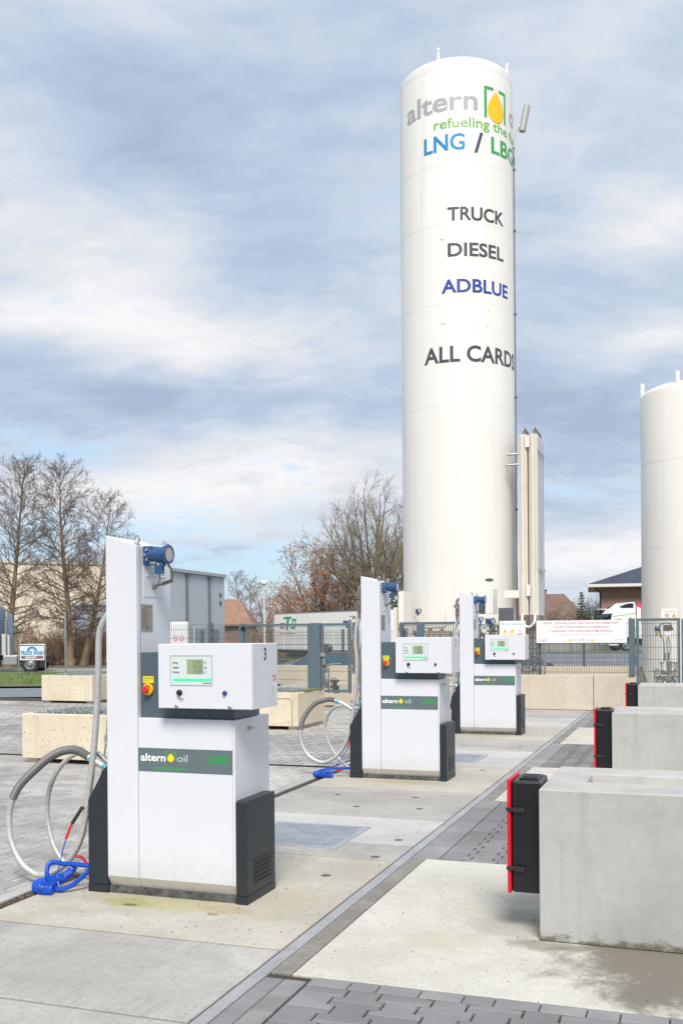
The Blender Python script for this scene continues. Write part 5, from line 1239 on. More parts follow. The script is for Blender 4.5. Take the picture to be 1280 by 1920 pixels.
def tractor(loc, rz, label, cabmat, dark, stripe=None, back=None, ra=5.0, grp='articulated lorry tractors'):
    """cab-over lorry tractor, front at -x"""
    t = thing('lorry', label, 'lorry', loc, rz, group=grp); w2 = 1.22
    mb = MB(); mb.prism([(-.02, .42), (-.06, 1.2), (.02, 1.75), (.28, 2.95), (.62, 3.25), (1.55, 3.86), (2.12, 3.90), (2.22, 3.6), (2.24, .98), (1.95, .95), (1.78, 1.06), (1.05, 1.06), (.82, .75), (.78, .42)], 'y', -w2, w2)
    cb = mb.build('cab', cabmat, t, bevel=.09, seg=3)
    mb = MB(); mb.add([(-.045, -1.08, 1.80), (-.045, 1.08, 1.80), (.245, 1.04, 2.80), (.245, -1.04, 2.80)], [(0, 1, 2, 3)]); mb.build('windscreen', M_carglass, cb, smooth=False)
    mb = MB(); mb.add([(-.10, -1.12, 2.72), (-.10, 1.12, 2.72), (.30, 1.14, 3.0), (.30, -1.14, 3.0), (-.10, -1.12, 2.68), (-.10, 1.12, 2.68)], [(0, 1, 2, 3), (4, 5, 1, 0)]); mb.build('sun_visor', dark, cb, smooth=False)
    for s in (-1, 1):
        mb = MB(); mb.add([(.18, s * (w2 + .006), 1.72), (.33, s * (w2 + .006), 2.50), (1.02, s * (w2 + .006), 2.56), (1.02, s * (w2 + .006), 1.72)], [(0, 1, 2, 3)]); mb.build('side_window', M_carglass, cb, smooth=False)
        mb = MB(); mb.prism([(.82, 3.52), (1.50, 3.78), (2.0, 3.80), (2.0, 3.42), (1.05, 3.42)], 'y', s * (w2 + .004) - .003, s * (w2 + .004) + .003); mb.build('fairing_window', dark, cb, smooth=False)
        if stripe:
            mb = MB(); mb.prism([(.30, 2.72), (2.2, 2.98), (2.2, 3.04), (.32, 2.78)], 'y', s * (w2 + .003) - .003, s * (w2 + .003) + .003); mb.prism([(1.55, 2.52), (1.85, 2.60), (1.85, 2.70), (1.6, 2.62)], 'y', s * (w2 + .003) - .003, s * (w2 + .003) + .003); mb.build('stripe', stripe, cb, smooth=False)
        mb = MB(); mb.prism([(2.26, 1.0), (2.26, 3.55), (2.60, 3.40), (2.62, 1.0)], 'y', s * w2 - .03, s * w2 + .0); mb.build('side_deflector', cabmat, t, bevel=.01)
        mb = MB(); mb.box(-.22, -.02, s * 1.34 - .10, s * 1.34 + .10, 1.95, 2.62); mb.tube([(.1, s * 1.2, 2.7), (-.1, s * 1.34, 2.66)], .02, 6); mb.build('mirror', dark, cb, bevel=.03)
        mb = MB(); mb.box(-.08, .02, s * .85 - .22, s * .85 + .22, .55, .80); mb.build('headlight', M_chrome, cb, bevel=.03)
        mb = MB(); mb.tube([(.05, s * (w2 + .02), .66), (.75, s * (w2 + .02), .66)], .03, 6); mb.build('step', dark, cb)
    mb = MB()
    for s in (-.42, .42): mb.box(.6, ra + 1.0, s - .05, s + .05, .72, .98)
    for x in (2.6, 3.4, ra + .9): mb.box(x, x + .1, -.37, .37, .74, .94)
    mb.box(ra - .8, ra + .3, -.45, .45, .985, 1.06); mb.prism([(ra - .7, 1.065), (ra + .2, 1.065), (ra + .4, 1.16), (ra - .5, 1.24)], 'y', -.42, .42); mb.build('chassis', M_black, t, bevel=.01)
    for s in (-1, 1):
        mb = MB(); mb.box(2.72, ra - .72, s * .86 - .30, s * .86 + .30, .42, 1.02); mb.build('fuel_tank', P('tank_aluminium', (.52, .52, .51), .35, .7, .1, 3), t, bevel=.08, seg=3)
        mb = MB(); R_ = .60
        pts = [(ra + R_ * math.cos(a), .50 + R_ * math.sin(a)) for a in [math.radians(10 + 160 * k / 10) for k in range(11)]] + [(ra + (R_ + .04) * math.cos(a), .50 + (R_ + .04) * math.sin(a)) for a in [math.radians(170 - 160 * k / 10) for k in range(11)]]
        mb.prism(pts, 'y', s * .98 - .28, s * .98 + .28); mb.build('mudguard', dark, t)
        mb = MB(); mb.box(ra + .95, ra + 1.10, s * .85 - .22, s * .85 + .22, .60, .80); mb.box(ra + .72, ra + .78, s * .95 - .25, s * .95 + .25, .30, .85); mb.build('tail_light', P('lorry_tail_dark', (.06, .02, .02), .4), t, bevel=.01)
    for x in (1.42, ra):
        for s in (-1, 1): wheel(t, (x, s * 1.04, .50), .50, .34)
    mb = MB(); mb.tube([(2.45, .3, 1.0), (2.45, .3, 3.1)], .09, 10); mb.box(2.40, 2.56, -.9, -.3, 1.0, 2.1); mb.build('exhaust_stack', M_galv, t)
    mb = MB(); mb.box(2.62, 2.86, -1.0, -.5, 1.02, 2.25); mb.box(3.0, 3.10, -1.1, -.8, 1.02, 2.2); mb.build('rear_panel', P('lorry_panel_pale', (.55, .56, .55), .5), t, bevel=.01)
    if back:
        mb = MB(); mb.box(2.30, 2.75, -1.15, 1.15, 2.95, 3.72); mb.build('refrigerator_unit', back, t, bevel=.03)
    return t
pr = at(1163, 1221, 80); hd = TH + .12
o_ = Vector((-1.42 * math.cos(hd), -1.42 * math.sin(hd), 0)); tractor((pr.x + o_.x, pr.y + o_.y, pr.z), hd, 'white lorry cab with green stripe and red unit behind, in front of the brick house', P('lorry_white', (.80, .81, .80), .35, coat=.5), M_black, P('lorry_green', (.25, .48, .06), .5), P('lorry_red_unit', (.62, .06, .10), .5))
pl_ = at(67, 1260, 59); hd = TH + .02
o_ = Vector((-4.3 * math.cos(hd), -4.3 * math.sin(hd), 0)); tractor((pl_.x + o_.x, pl_.y + o_.y, pl_.z), hd, 'grey blue lorry with bare chassis beyond the truck wash sign', P('lorry_grey_blue', (.16, .22, .30), .4), P('lorry_dark', (.04, .042, .045), .6), ra=4.3)

# white trailer behind the gates
A = at(514, 1200, 80); B_ = at(706, 1200, 67.5); ln = math.hypot(B_.x - A.x, B_.y - A.y)
t = thing('trailer', 'long white box trailer with a green and red emblem beyond the mesh gates', 'trailer', (A.x, A.y, -.55), math.atan2(B_.y - A.y, B_.x - A.x), group=None)
M_tr = P('trailer_white', (.88, .865, .83), .4, 0, .03, .4)
mb = MB(); mb.box(0, ln + 1.5, 0, 2.5, .80, 3.70); bx_ = mb.build('box_body', M_tr, t, bevel=.03)
mb = MB(); mb.box(0, ln + 1.5, -.01, .0, .80, .90); mb.box(-.01, ln + 1.5, -.012, 2.5, 3.64, 3.712); mb.build('rail', M_galv, bx_, smooth=False)
mb = MB(); mb.box(.2, ln + 1.4, .3, 2.2, .60, .798); mb.box(2.0, 5.2, .05, .10, .30, .78); mb.build('chassis', M_black, t, smooth=False)
for x in (6.3, 7.6, 8.9):
    for s in (.25, 2.25):
        mb = MB(); mb.lathe([(.3, -.16), (.48, -.16), (.50, -.1), (.50, .1), (.48, .16), (.3, .16), (.28, .05), (0, .05)], (x, s, .50), (0, 1, 0), 20); mb.build('wheel', M_tyre, t)
mb = MB(); k = 1.0
ox = 1.30
flat(mb, [(ox + .35, 3.42), (ox + 1.62, 3.42), (ox + 1.55, 3.24), (ox + 1.22, 3.24), (ox + .98, 2.40), (ox + .62, 2.40), (ox + .86, 3.24), (ox + .28, 3.24)], (0, -.015, 0), mi=0)
for q_ in ([(ox + 1.72, 3.24), (ox + 2.35, 3.24), (ox + 2.31, 3.10), (ox + 1.68, 3.10)], [(ox + 1.68, 3.10), (ox + 1.84, 3.10), (ox + 1.68, 2.5), (ox + 1.50, 2.5)], [(ox + 2.16, 3.10), (ox + 2.31, 3.10), (ox + 2.10, 2.42), (ox + 1.94, 2.42)], [(ox + 1.52, 2.62), (ox + 2.0, 2.62), (ox + 1.96, 2.48), (ox + 1.48, 2.48)]): flat(mb, q_, (0, -.015, 0), mi=0)
for q_ in ([(ox - .25, 2.95), (ox + .62, 2.95), (ox + .55, 2.74), (ox - .31, 2.74)], [(ox - .33, 2.66), (ox + .50, 2.66), (ox + .46, 2.50), (ox - .38, 2.50)]): flat(mb, q_, (0, -.015, 0), mi=1)
x = ox - .3
for k in range(16): flat(mb, [(x, 2.05), (x + .08, 2.05), (x + .10, 2.18), (x + .02, 2.18)], (0, -.015, 0), mi=1); x += .155
mb.build('emblem', [P('trailer_green', (.03, .34, .20), .5), P('trailer_red', (.58, .20, .18), .5)], bx_, smooth=False)

# ------------------------------------------------------------------ buildings
def local_mb(parent_rz=0): return MB()
def wall_mat(name, c, c2, ribs=0.0, scale=.3, rough=.7, rib_f=12.0):
    if name in _m: return _m[name]
    m, t, b = new_mat(name); b.inputs['Roughness'].default_value = rough; co = t.node('ShaderNodeTexCoord').outputs['Object']
    setc(t, b, t.ramp(t.noise(co, scale, 5, .6), [(.35, c2), (.62, c)]))
    if ribs:
        wv = t.node('ShaderNodeTexWave', wave_type='BANDS', bands_direction='X', inp={'Vector': co, 'Scale': rib_f / 20 * 3.0, 'Distortion': 0.0}); pass
    _m[name] = m; return m
def brick_mat(name, c1, c2, mortar, sc=1.0):
    if name in _m: return _m[name]
    m, t, b = new_mat(name); b.inputs['Roughness'].default_value = .9; co = t.node('ShaderNodeTexCoord').outputs['Object']
    sp = t.node('ShaderNodeSeparateXYZ', inp={0: co}); cv = t.node('ShaderNodeCombineXYZ', inp={0: t.math('ADD', sp.outputs[0], sp.outputs[1]), 1: sp.outputs[2], 2: 0.0}).outputs[0]
    br = t.node('ShaderNodeTexBrick', inp={'Vector': cv, 'Color1': (*c1, 1), 'Color2': (*c2, 1), 'Mortar': (*mortar, 1), 'Scale': 1.0, 'Mortar Size': .012 * sc, 'Bias': -.1, 'Brick Width': .25 * sc, 'Row Height': .083 * sc})
    n = t.noise(co, .6, 5, .6); setc(t, b, t.mix(t.ramp(n, [(.35, .35), (.65, 0)]), br.outputs[0], tuple(k * .6 for k in c1))); _m[name] = m; return m
def tile_mat(name, c, c2, sc=1.0):
    if name in _m: return _m[name]
    m, t, b = new_mat(name); b.inputs['Roughness'].default_value = .7; co = t.node('ShaderNodeTexCoord').outputs['Object']
    w1 = t.node('ShaderNodeTexWave', wave_type='BANDS', bands_direction='X', inp={'Vector': co, 'Scale': 1.05 / sc, 'Distortion': 0.0}).outputs[0]; w2 = t.node('ShaderNodeTexWave', wave_type='BANDS', bands_direction='Z', wave_profile='SAW', inp={'Vector': co, 'Scale': 1.6 / sc, 'Distortion': 0.0}).outputs[0]
    h = t.math('ADD', w1, w2); col = t.ramp(t.noise(co, 1.3, 6, .65), [(.35, c2), (.65, c)]); col = t.mix(t.ramp(h, [(.25, .45), (.8, 0)]), col, tuple(k * .55 for k in c2)); setc(t, b, col); _m[name] = m; return m

# cream hall far on the left
A = at(-60, 1200, 118); B_ = at(300, 1200, 128); rz_ = math.atan2(B_.y - A.y, B_.x - A.x); ln = math.hypot(B_.x - A.x, B_.y - A.y)
t = thing('warehouse', 'very long cream warehouse behind the bare alder trees on the left', 'building', (A.x, A.y, -.6), rz_)
ht = at(30, 1055, 119).z + .6
mb = MB(); mb.box(0, ln, 0, 30, 0, ht); wl_ = mb.build('wall', wall_mat('cream_cladding', (.74, .665, .54), (.68, .60, .48), .3, .12), t, smooth=False)
mb = MB(); mb.box(-.1, ln + .1, -.12, 30.1, ht, ht + .35); mb.build('roof_edge', P('cream_edge', (.60, .55, .46), .6), t, smooth=False)
mb = MB()
for k in range(9): mb.box(.5 + k * 3.0, .56 + k * 3.0, -.06, -.002, .2, ht)
mb.build('panel_joint', P('cream_joint', (.52, .47, .40), .6), wl_, smooth=False)
# low blue grey shed
A = at(139, 1200, 104); B_ = at(210, 1200, 104); rz2 = math.atan2(B_.y - A.y, B_.x - A.x); ln = math.hypot(B_.x - A.x, B_.y - A.y)
t = thing('shed', 'low blue grey metal shed behind the leaning alder trunk', 'building', (A.x, A.y, -.6), rz2)
zt = at(160, 1136, 104).z + .6
mb = MB(); mb.box(0, ln, 0, 6, 0, zt); mb.build('wall', wall_mat('blue_grey_cladding', (.24, .29, .37), (.20, .245, .31), .5, .3), t, smooth=False)
mb = MB(); mb.box(-.15, ln + .15, -.15, 6.1, zt, zt + .2); mb.build('roof', P('shed_roof', (.30, .33, .38), .5), t, smooth=False)
mb = MB(); mb.box(ln * .25, ln * .7, -.05, -.003, .05, 3.1); mb.build('door', P('shed_door', (.38, .42, .48), .5), t, smooth=False)
# grey hall behind the nearest dispenser
A = at(312, 1187, 85.5); B_ = at(421, 1187, 97); rz_ = math.atan2(B_.y - A.y, B_.x - A.x); ln = math.hypot(B_.x - A.x, B_.y - A.y)
t = thing('grey_hall', 'blue grey metal hall with dark downpipes behind the nearest dispenser', 'building', (A.x, A.y, -.6), rz_)
zt = at(421, 1083, 97).z + .6
mb = MB(); mb.box(0, ln, 0, 4.5, 0, zt); wl_ = mb.build('wall', wall_mat('grey_cladding', (.60, .66, .74), (.55, .605, .68), .35, .15, rib_f=16), t, smooth=False)
mb = MB(); mb.box(-.2, ln + .15, -.2, 4.7, zt, zt + .28); mb.build('roof_edge', P('hall_edge', (.46, .49, .53), .5), t, smooth=False)
def along(px):      # distance along the hall's front at pixel column px
    d0 = at(px, 1187, 1.0); den = d0.x * math.sin(rz_) - d0.y * math.cos(rz_); s = (A.x * math.sin(rz_) - A.y * math.cos(rz_)) / den
    return (d0.x * s - A.x) * math.cos(rz_) + (d0.y * s - A.y) * math.sin(rz_)
for k, px_ in enumerate((349, 391)):
    x = along(px_); mb = MB(); mb.box(x - .07, x + .07, -.18, -.04, 0, zt - .1); mb.box(x - .10, x + .75, -.20, -.03, zt - .25, zt - .10); mb.build('downpipe', P('dark_downpipe', (.13, .15, .17), .5), wl_, smooth=False)
x0, x1 = along(364), along(384); mb = MB(); mb.box(x0 - .1, x1 + .1, -.06, -.003, .8, 2.8); wn = mb.build('window', P('hall_window_frame', (.66, .70, .76), .5), wl_, smooth=False)
mb = MB()
for k in range(3): mb.box(x0 + (x1 - x0) * k / 3 + .08, x0 + (x1 - x0) * (k + 1) / 3 - .08, -.068, -.061, .95, 2.65)
mb.build('pane', P('pale_pane', (.42, .52, .64), .2), wn, smooth=False)
x0, x1 = along(396), along(409); mb = MB(); mb.box(x0, x1, -.06, -.003, .0, 2.6); mb.build('door', P('hall_door', (.30, .34, .39), .5), wl_, smooth=False)
for dz in (0, .75):
    x = along(413); mb = MB(); mb.box(x - .25, x + .3, -.05, -.003, zt - 1.9 - dz, zt - 1.55 - dz); mb.build('vent', P('vent_dark', (.18, .20, .22), .6), wl_, smooth=False)

def house(name, label, px0, px1, D, yr, ye, yb, depth, wall, roof, hipl, hipr, rz_off=0.0, overh=.5, fascia=None):
    """house whose eaves run across the view between pixel columns px0 and px1; ridge at photo row yr, eaves at ye"""
    A = at(px0, 1185, D); B = at(px1, 1185, D); rz_ = math.atan2(B.y - A.y, B.x - A.x) + rz_off; ln = math.hypot(B.x - A.x, B.y - A.y)
    t = thing(name, label, 'house', (A.x, A.y, -.6), rz_); pm = (px0 + px1) / 2
    ze = at(pm, ye, D).z + .6; zr = at(pm, yr, D + depth / 2).z + .6
    o = overh
    mb = MB(); mb.box(0, ln, 0, depth, 0, ze - .02)
    if hipl == 0: mb.add([(.0, 0, ze - .02), (0, depth, ze - .02), (0, depth / 2, zr - .1), (.25, 0, ze - .02), (.25, depth, ze - .02), (.25, depth / 2, zr - .1)], [(0, 1, 2), (5, 4, 3), (0, 2, 5, 3), (1, 4, 5, 2)])
    if hipr == 0: mb.add([(ln - .25, 0, ze - .02), (ln - .25, depth, ze - .02), (ln - .25, depth / 2, zr - .1), (ln, 0, ze - .02), (ln, depth, ze - .02), (ln, depth / 2, zr - .1)], [(0, 1, 2), (5, 4, 3), (0, 2, 5, 3), (1, 4, 5, 2)])
    w_ = mb.build('wall', wall, t, smooth=False)
    th_ = .18; mb = MB(); e = [(-o, -o, ze), (ln + o, -o, ze), (ln + o, depth + o, ze), (-o, depth + o, ze)]; r_ = [(hipl - o * (hipl == 0), depth / 2, zr), (ln - hipr + o * (hipr == 0), depth / 2, zr)]
    vs = e + r_ + [(x, y, z - th_) for x, y, z in e]
    mb.add(vs, [(0, 1, 5, 4), (2, 3, 4, 5), (1, 2, 5), (3, 0, 4), (6, 7, 1, 0), (7, 8, 2, 1), (8, 9, 3, 2), (9, 6, 0, 3), (9, 8, 7, 6)]); rf = mb.build('roof', roof, t, smooth=False)
    if fascia:
        mb = MB(); mb.box(-o - .02, ln + o + .02, -o - .05, -o - .003, ze - .32, ze - .05); mb.box(-o - .05, -o - .003, -o, depth + o, ze - .32, ze - .05); mb.box(-o, ln + o, -o, depth + o, ze - .36, ze - .20); mb.build('fascia', fascia, rf, smooth=False)
    return t, w_, rf, ln, ze, zr
M_redt = tile_mat('red_roof_tiles', (.33, .19, .135), (.25, .14, .10), 1.3); M_brt = tile_mat('brown_roof_tiles', (.205, .125, .10), (.14, .085, .07), 1.3); M_nvt = tile_mat('navy_roof_tiles', (.055, .065, .105), (.035, .042, .07), 1.1)
M_br1 = brick_mat('brick_brown', (.30, .155, .11), (.22, .11, .085), (.36, .30, .26), 1.35); M_br2 = brick_mat('brick_orange', (.42, .18, .09), (.34, .14, .08), (.40, .30, .22), 1.3)
house('house', 'house with weathered red tiled roof right of the grey hall', 372, 466, 112, 1124, 1171, 1200, 9, M_br1, M_redt, 0, 1.4)
h2, w2_, r2_, ln2, ze2, zr2 = house('house', 'house with brown tiled roof and chimney behind the finned evaporator', 962, 1104, 125, 1114, 1172, 1200, 12, M_br2, M_brt, 0, 1.8)
mb = MB(); mb.box(4.1, 5.3, 5.4, 6.6, zr2 - 1.0, zr2 + .45); ch_ = mb.build('chimney', M_br1, r2_, smooth=False)
mb = MB(); mb.box(4.0, 5.4, 5.3, 6.7, zr2 + .452, zr2 + .56)
for k in range(2): mb.lathe([(.16, 0), (.16, .3), (.0, .3)], (4.4 + .6 * k, 6.0, zr2 + .56), (0, 0, 1), 10)
mb.build('chimney_pot', M_black, ch_, smooth=False)
h3, w3_, r3_, ln3, ze3, zr3 = house('brick_house', 'brown brick house with navy tiled hip roof and white eaves behind the lorry cab', 1127, 1400, 97, 1050, 1094, 1220, 11, M_br1, M_nvt, 6.5, 5.2, -.24, 1.15, P('white_fascia', (.72, .69, .64), .5))
mb = MB(); mb.tube([(-.05, -.10, 0), (-.05, -.10, ze3 - .9), (-.6, -.7, ze3 - .35)], .06, 8); mb.build('downpipe', M_black, w3_)
mb = MB(); mb.box(.3, .5, -.25, -.0, ze3 - 2.6, ze3 - 2.4); mb.box(-.35, .35, -.40, -.15, ze3 - 2.5, ze3 - 2.42); mb.build('wall_lamp', P('lamp_body_white', (.7, .7, .7), .4), w3_, smooth=False)
for x in (5.5, 10.0):
    mb = MB(); mb.box(x, x + 1.3, -.03, -.003, 3.2, 4.7); wn = mb.build('window', M_swhite, w3_, smooth=False); mb = MB(); mb.box(x + .1, x + 1.2, -.038, -.031, 3.3, 4.6); mb.build('pane', M_carglass, wn, smooth=False)
# low grey wall along the far side of the right road
A = at(985, 1215, 84); B_ = at(1240, 1215, 84); rz_ = math.atan2(B_.y - A.y, B_.x - A.x); ln = math.hypot(B_.x - A.x, B_.y - A.y)
t = thing('garden_wall', 'long low grey board wall beyond the road on the right', 'wall', (A.x, A.y, terrain(12, 84) - .1), rz_)
mb = MB(); mb.box(0, ln, 0, .15, 0, 1.15); mb.build('wall_panel', wall_mat('grey_boards', (.34, .33, .31), (.26, .25, .24), .6, .5), t, smooth=False)
mb = MB()
for k in range(int(ln / 1.9)): mb.box(k * 1.9, k * 1.9 + .12, -.06, .0, 0, 1.22)
mb.build('post', P('grey_post', (.24, .23, .22), .8), t, smooth=False)

# ------------------------------------------------------------------ trees
M_bark = P('alder_bark', (.33, .235, .155), .9, 0, c2=(.19, .135, .095), scale=6, bmp=.6, bscale=14)
M_barkg = P('mossy_bark', (.25, .215, .14), .9, 0, c2=(.16, .135, .095), scale=5, bmp=.6, bscale=14)
M_twig = P('alder_twigs', (.21, .155, .125), .9, 0, .3, 3)
M_twig2 = P('oak_twigs', (.30, .24, .175), .9, 0, .3, 3)
M_cone = P('alder_cones', (.13, .09, .085), .9, 0, .3, 3)
M_rleaf = P('rust_leaves', (.46, .20, .095), .8, 0, c2=(.32, .15, .08), scale=.9)
M_rtwig = P('reddish_twigs', (.46, .30, .20), .9, 0, .35, 2)
def rv(rnd, s): return Vector((rnd.uniform(-s, s), rnd.uniform(-s, s), rnd.uniform(-s, s)))
def branch(mb, rnd, p, d, L, r0, r1, seg, n, wander, lift):
    """one limb as a tapering tube; returns its points and directions"""
    pts = [p.copy()]; d = d.normalized(); dirs = [d.copy()]
    for i in range(seg):
        d = (d + rv(rnd, wander) + Vector((0, 0, lift))).normalized(); p = p + d * (L / seg); pts.append(p.copy()); dirs.append(d.copy())
    rr = [r0 + (r1 - r0) * i / seg for i in range(seg + 1)]; mb.tube(pts, rr, n, 0, cap=False); return pts, dirs, rr
def side_dir(rnd, d, ang):
    a = d.cross(Vector((rnd.uniform(-1, 1), rnd.uniform(-1, 1), rnd.uniform(-1, 1)))).normalized()
    return (d * math.cos(ang) + a * math.sin(ang)).normalized()
def speck(mb, rnd, p, s):
    a = rv(rnd, 1).normalized(); b = a.cross(rv(rnd, 1)).normalized(); mb.add([tuple(p + a * s), tuple(p + b * s * .7), tuple(p - a * s), tuple(p - b * s * .7)], [(0, 1, 2, 3)])
def alder(base, H, r, label, seed, lean=(0, 0), wmax=3.2, nprim=52, h0=.16, cones=True, grp='bare trees along the verge', twig=None, leafm=None, dens=1.0, tw=.011):
    rnd = random.Random(seed); t = thing('bare_tree', label, 'tree', base, group=grp); mt = MB(); mc = MB(); ml = MB()
    p = Vector((0, 0, -.3)); d = Vector((lean[0], lean[1], 1)).normalized()
    pts = [p.copy()]; seg = 14
    for i in range(seg): d = (d + rv(rnd, .035) + Vector((0, 0, .02))).normalized(); p = p + d * (H / seg); pts.append(p.copy())
    rr = [r * (1 - .93 * (i / seg) ** .9) * (1.25 if i == 0 else 1) for i in range(seg + 1)]; mt.tube(pts, rr, 9, 0)
    for k in range(nprim):
        u = h0 + (1 - h0) * ((k + rnd.random() * .8) / nprim); f = u * seg; i = min(int(f), seg - 1); q = pts[i].lerp(pts[i + 1], f - i)
        Lb = wmax * math.sqrt(max(.02, 1 - ((u - .46) / .60) ** 2)) * rnd.uniform(.72, 1.1)
        az_ = k * 2.4 + rnd.uniform(-.4, .4); up = .22 + .95 * u * u + rnd.uniform(-.1, .14); dd = Vector((math.cos(az_), math.sin(az_), up)).normalized()
        rb = max(.014, rr[i] * .34 * rnd.uniform(.7, 1.1)); P1, D1, R1 = branch(mt, rnd, q, dd, Lb, rb, .010, 6, 5, .11, .02)
        ns = int((5 + Lb * 3.0) * dens)
        for s in range(ns):
            g_ = .18 + .82 * (s + rnd.random()) / ns; j = min(int(g_ * 6), 5); q2 = P1[j].lerp(P1[j + 1], g_ * 6 - j); L2 = Lb * .34 * (1.15 - g_ * .7) * rnd.uniform(.6, 1.2) + .12
            P2, D2, R2 = branch(mc, rnd, q2, side_dir(rnd, D1[j], rnd.uniform(.5, .95)), L2, max(tw, R1[j] * .5), tw * .6, 4, 3, .16, .05)
            nt = int((3 + L2 * 5) * dens)
            for m in range(nt):
                g2 = .2 + .8 * (m + rnd.random()) / nt; jj = min(int(g2 * 4), 3); q3 = P2[jj].lerp(P2[jj + 1], g2 * 4 - jj)
                P3, D3, R3 = branch(mc, rnd, q3, side_dir(rnd, D2[jj], rnd.uniform(.5, 1.0)), rnd.uniform(.14, .40), tw * .75, tw * .45, 2, 3, .2, .04)
                if cones and rnd.random() < .6: speck(ml, rnd, P3[-1], rnd.uniform(.02, .042))
                if leafm:
                    for _ in range(rnd.randint(1, 4)): speck(ml, rnd, P3[-1] + rv(rnd, .15), rnd.uniform(.04, .085))
    mt.build('trunk', M_bark, t); cr = mc.build('crown', twig or M_twig, t)
    if ml.f: ml.build('leaves' if leafm else 'cones', leafm or M_cone, cr, smooth=False)
    return t
def oak(base, H, r, label, seed, W_=6.5, fork=3.0, nl=8, leafm=None, leafp=0.0, grp='bare trees beyond the fences', bark=None, twig=None, d3=1.0, tw=.013, low=.35):
    rnd = random.Random(seed); t = thing('bare_tree', label, 'tree', base, group=grp); mt = MB(); mc = MB(); ml = MB()
    zc = H * .56; hz = H - zc
    def inside(q, k=1.0): return (q.x ** 2 + q.y ** 2) / (W_ * k) ** 2 + ((q.z - zc) / ((hz if q.z > zc else zc * .92) * k)) ** 2 < 1.0
    P0, D0, R0 = branch(mt, rnd, Vector((0, 0, -.4)), Vector((0, 0, 1)), fork + .4, r * 1.15, r * .85, 5, 9, .04, .1)
    limbs = []
    for k in range(nl):
        az_ = 2 * math.pi * k / nl + rnd.uniform(-.3, .3); tilt = rnd.uniform(.12, 1.22) if k else .05
        dd = Vector((math.sin(tilt) * math.cos(az_), math.sin(tilt) * math.sin(az_), math.cos(tilt))); Lb = (H - fork) * (1.0 if tilt < .4 else .92 if tilt < .7 else .80) * rnd.uniform(.82, 1.0)
        st = P0[-1] if rnd.random() < .7 else P0[-2]; Lb = 0.0
        while inside(st + (dd + Vector((0, 0, Lb * .02))).normalized() * Lb, .94) and Lb < H: Lb += .2
        Lb = max(1.2, Lb * rnd.uniform(.86, 1.0)); limbs.append((branch(mt, rnd, st, dd, Lb, r * rnd.uniform(.40, .58), .022, 10, 7, .075, .030), Lb))
    for (P1, D1, R1), Lb in limbs:
        ns = int(15 * d3)
        for s in range(ns):
            g_ = low * .6 + (1 - low * .6) * (s + rnd.random()) / ns; j = min(int(g_ * 10), 9); q = P1[j].lerp(P1[j + 1], g_ * 10 - j); L2 = Lb * .42 * (1.15 - .75 * g_) * rnd.uniform(.6, 1.15)
            sd_ = side_dir(rnd, D1[j], rnd.uniform(.45, .95))
            if not inside(q + sd_ * L2, 1.04): L2 *= .5
            P2, D2, R2 = branch(mt, rnd, q, sd_, L2, max(.022, R1[j] * .42), .013, 6, 4, .12, .03)
            n3 = int((5 + L2 * 2.4) * d3)
            for m in range(n3):
                g2 = .15 + .85 * (m + rnd.random()) / n3; jj = min(int(g2 * 6), 5); q2 = P2[jj].lerp(P2[jj + 1], g2 * 6 - jj); L3 = L2 * .34 * (1.2 - .6 * g2) * rnd.uniform(.6, 1.2) + .15
                P3, D3, R3 = branch(mc, rnd, q2, side_dir(rnd, D2[jj], rnd.uniform(.45, .95)), L3, max(tw, R2[jj] * .42), tw * .6, 4, 3, .15, .03)
                n4 = int((2 + L3 * 4) * d3)
                for z_ in range(n4):
                    g3 = .2 + .8 * (z_ + rnd.random()) / n4; j3 = min(int(g3 * 4), 3); q3 = P3[j3].lerp(P3[j3 + 1], g3 * 4 - j3)
                    P4, D4, R4 = branch(mc, rnd, q3, side_dir(rnd, D3[j3], rnd.uniform(.4, .9)), rnd.uniform(.2, .6), tw * .7, tw * .4, 2, 3, .18, .03)
                    if leafm and rnd.random() < leafp:
                        for _ in range(4): speck(ml, rnd, P4[-1] + rv(rnd, .2), rnd.uniform(.05, .10))
    mt.build('trunk', bark or M_barkg, t); cr = mc.build('crown', twig or M_twig2, t)
    if ml.f: ml.build('leaves', leafm, cr, smooth=False)
    return t
def thicket(px, D, wd, ht, label, seed, n=160, mat=None, leafm=None, name='bare_bush', grp='bare bushes in the background', zb=None, y=1245):
    rnd = random.Random(seed); p = at(px, y, D); z = zb if zb is not None else -.6
    t = thing(name, label, 'bush', (p.x, p.y, z), TH, group=grp); mb = MB(); ml = MB()
    for k in range(n):
        q = Vector((rnd.uniform(-.5, .5) * wd * .85, rnd.uniform(-.5, .5) * min(wd, 3) * .8, -.1)); hh_ = ht * rnd.uniform(.55, 1.0) * (1 - .45 * (abs(q.x) / (wd * .5)) ** 2)
        P1, D1, R1 = branch(mb, rnd, q, Vector((q.x / wd * .8, rnd.uniform(-.3, .3), 1)), hh_, .026, .010, 6, 3, .26, .02)
        for m in range(9):
            g_ = .15 + .85 * rnd.random(); j = min(int(g_ * 6), 5); P2, D2, R2 = branch(mb, rnd, P1[j], side_dir(rnd, D1[j], rnd.uniform(.5, 1.0)), ht * rnd.uniform(.12, .34), .016, .008, 3, 3, .2, .02)
            for _ in range(2): P3, _d, _r = branch(mb, rnd, P2[rnd.randint(1, 3)], side_dir(rnd, D2[1], .8), ht * rnd.uniform(.05, .16), .011, .006, 2, 3, .2, .02)
            if leafm:
                for _ in range(3): speck(ml, rnd, P2[-1] + rv(rnd, .2), rnd.uniform(.04, .09))
    b = mb.build('twigs', mat or M_rtwig, t)
    if ml.f: ml.build('leaves', leafm, b, smooth=False)
    return t
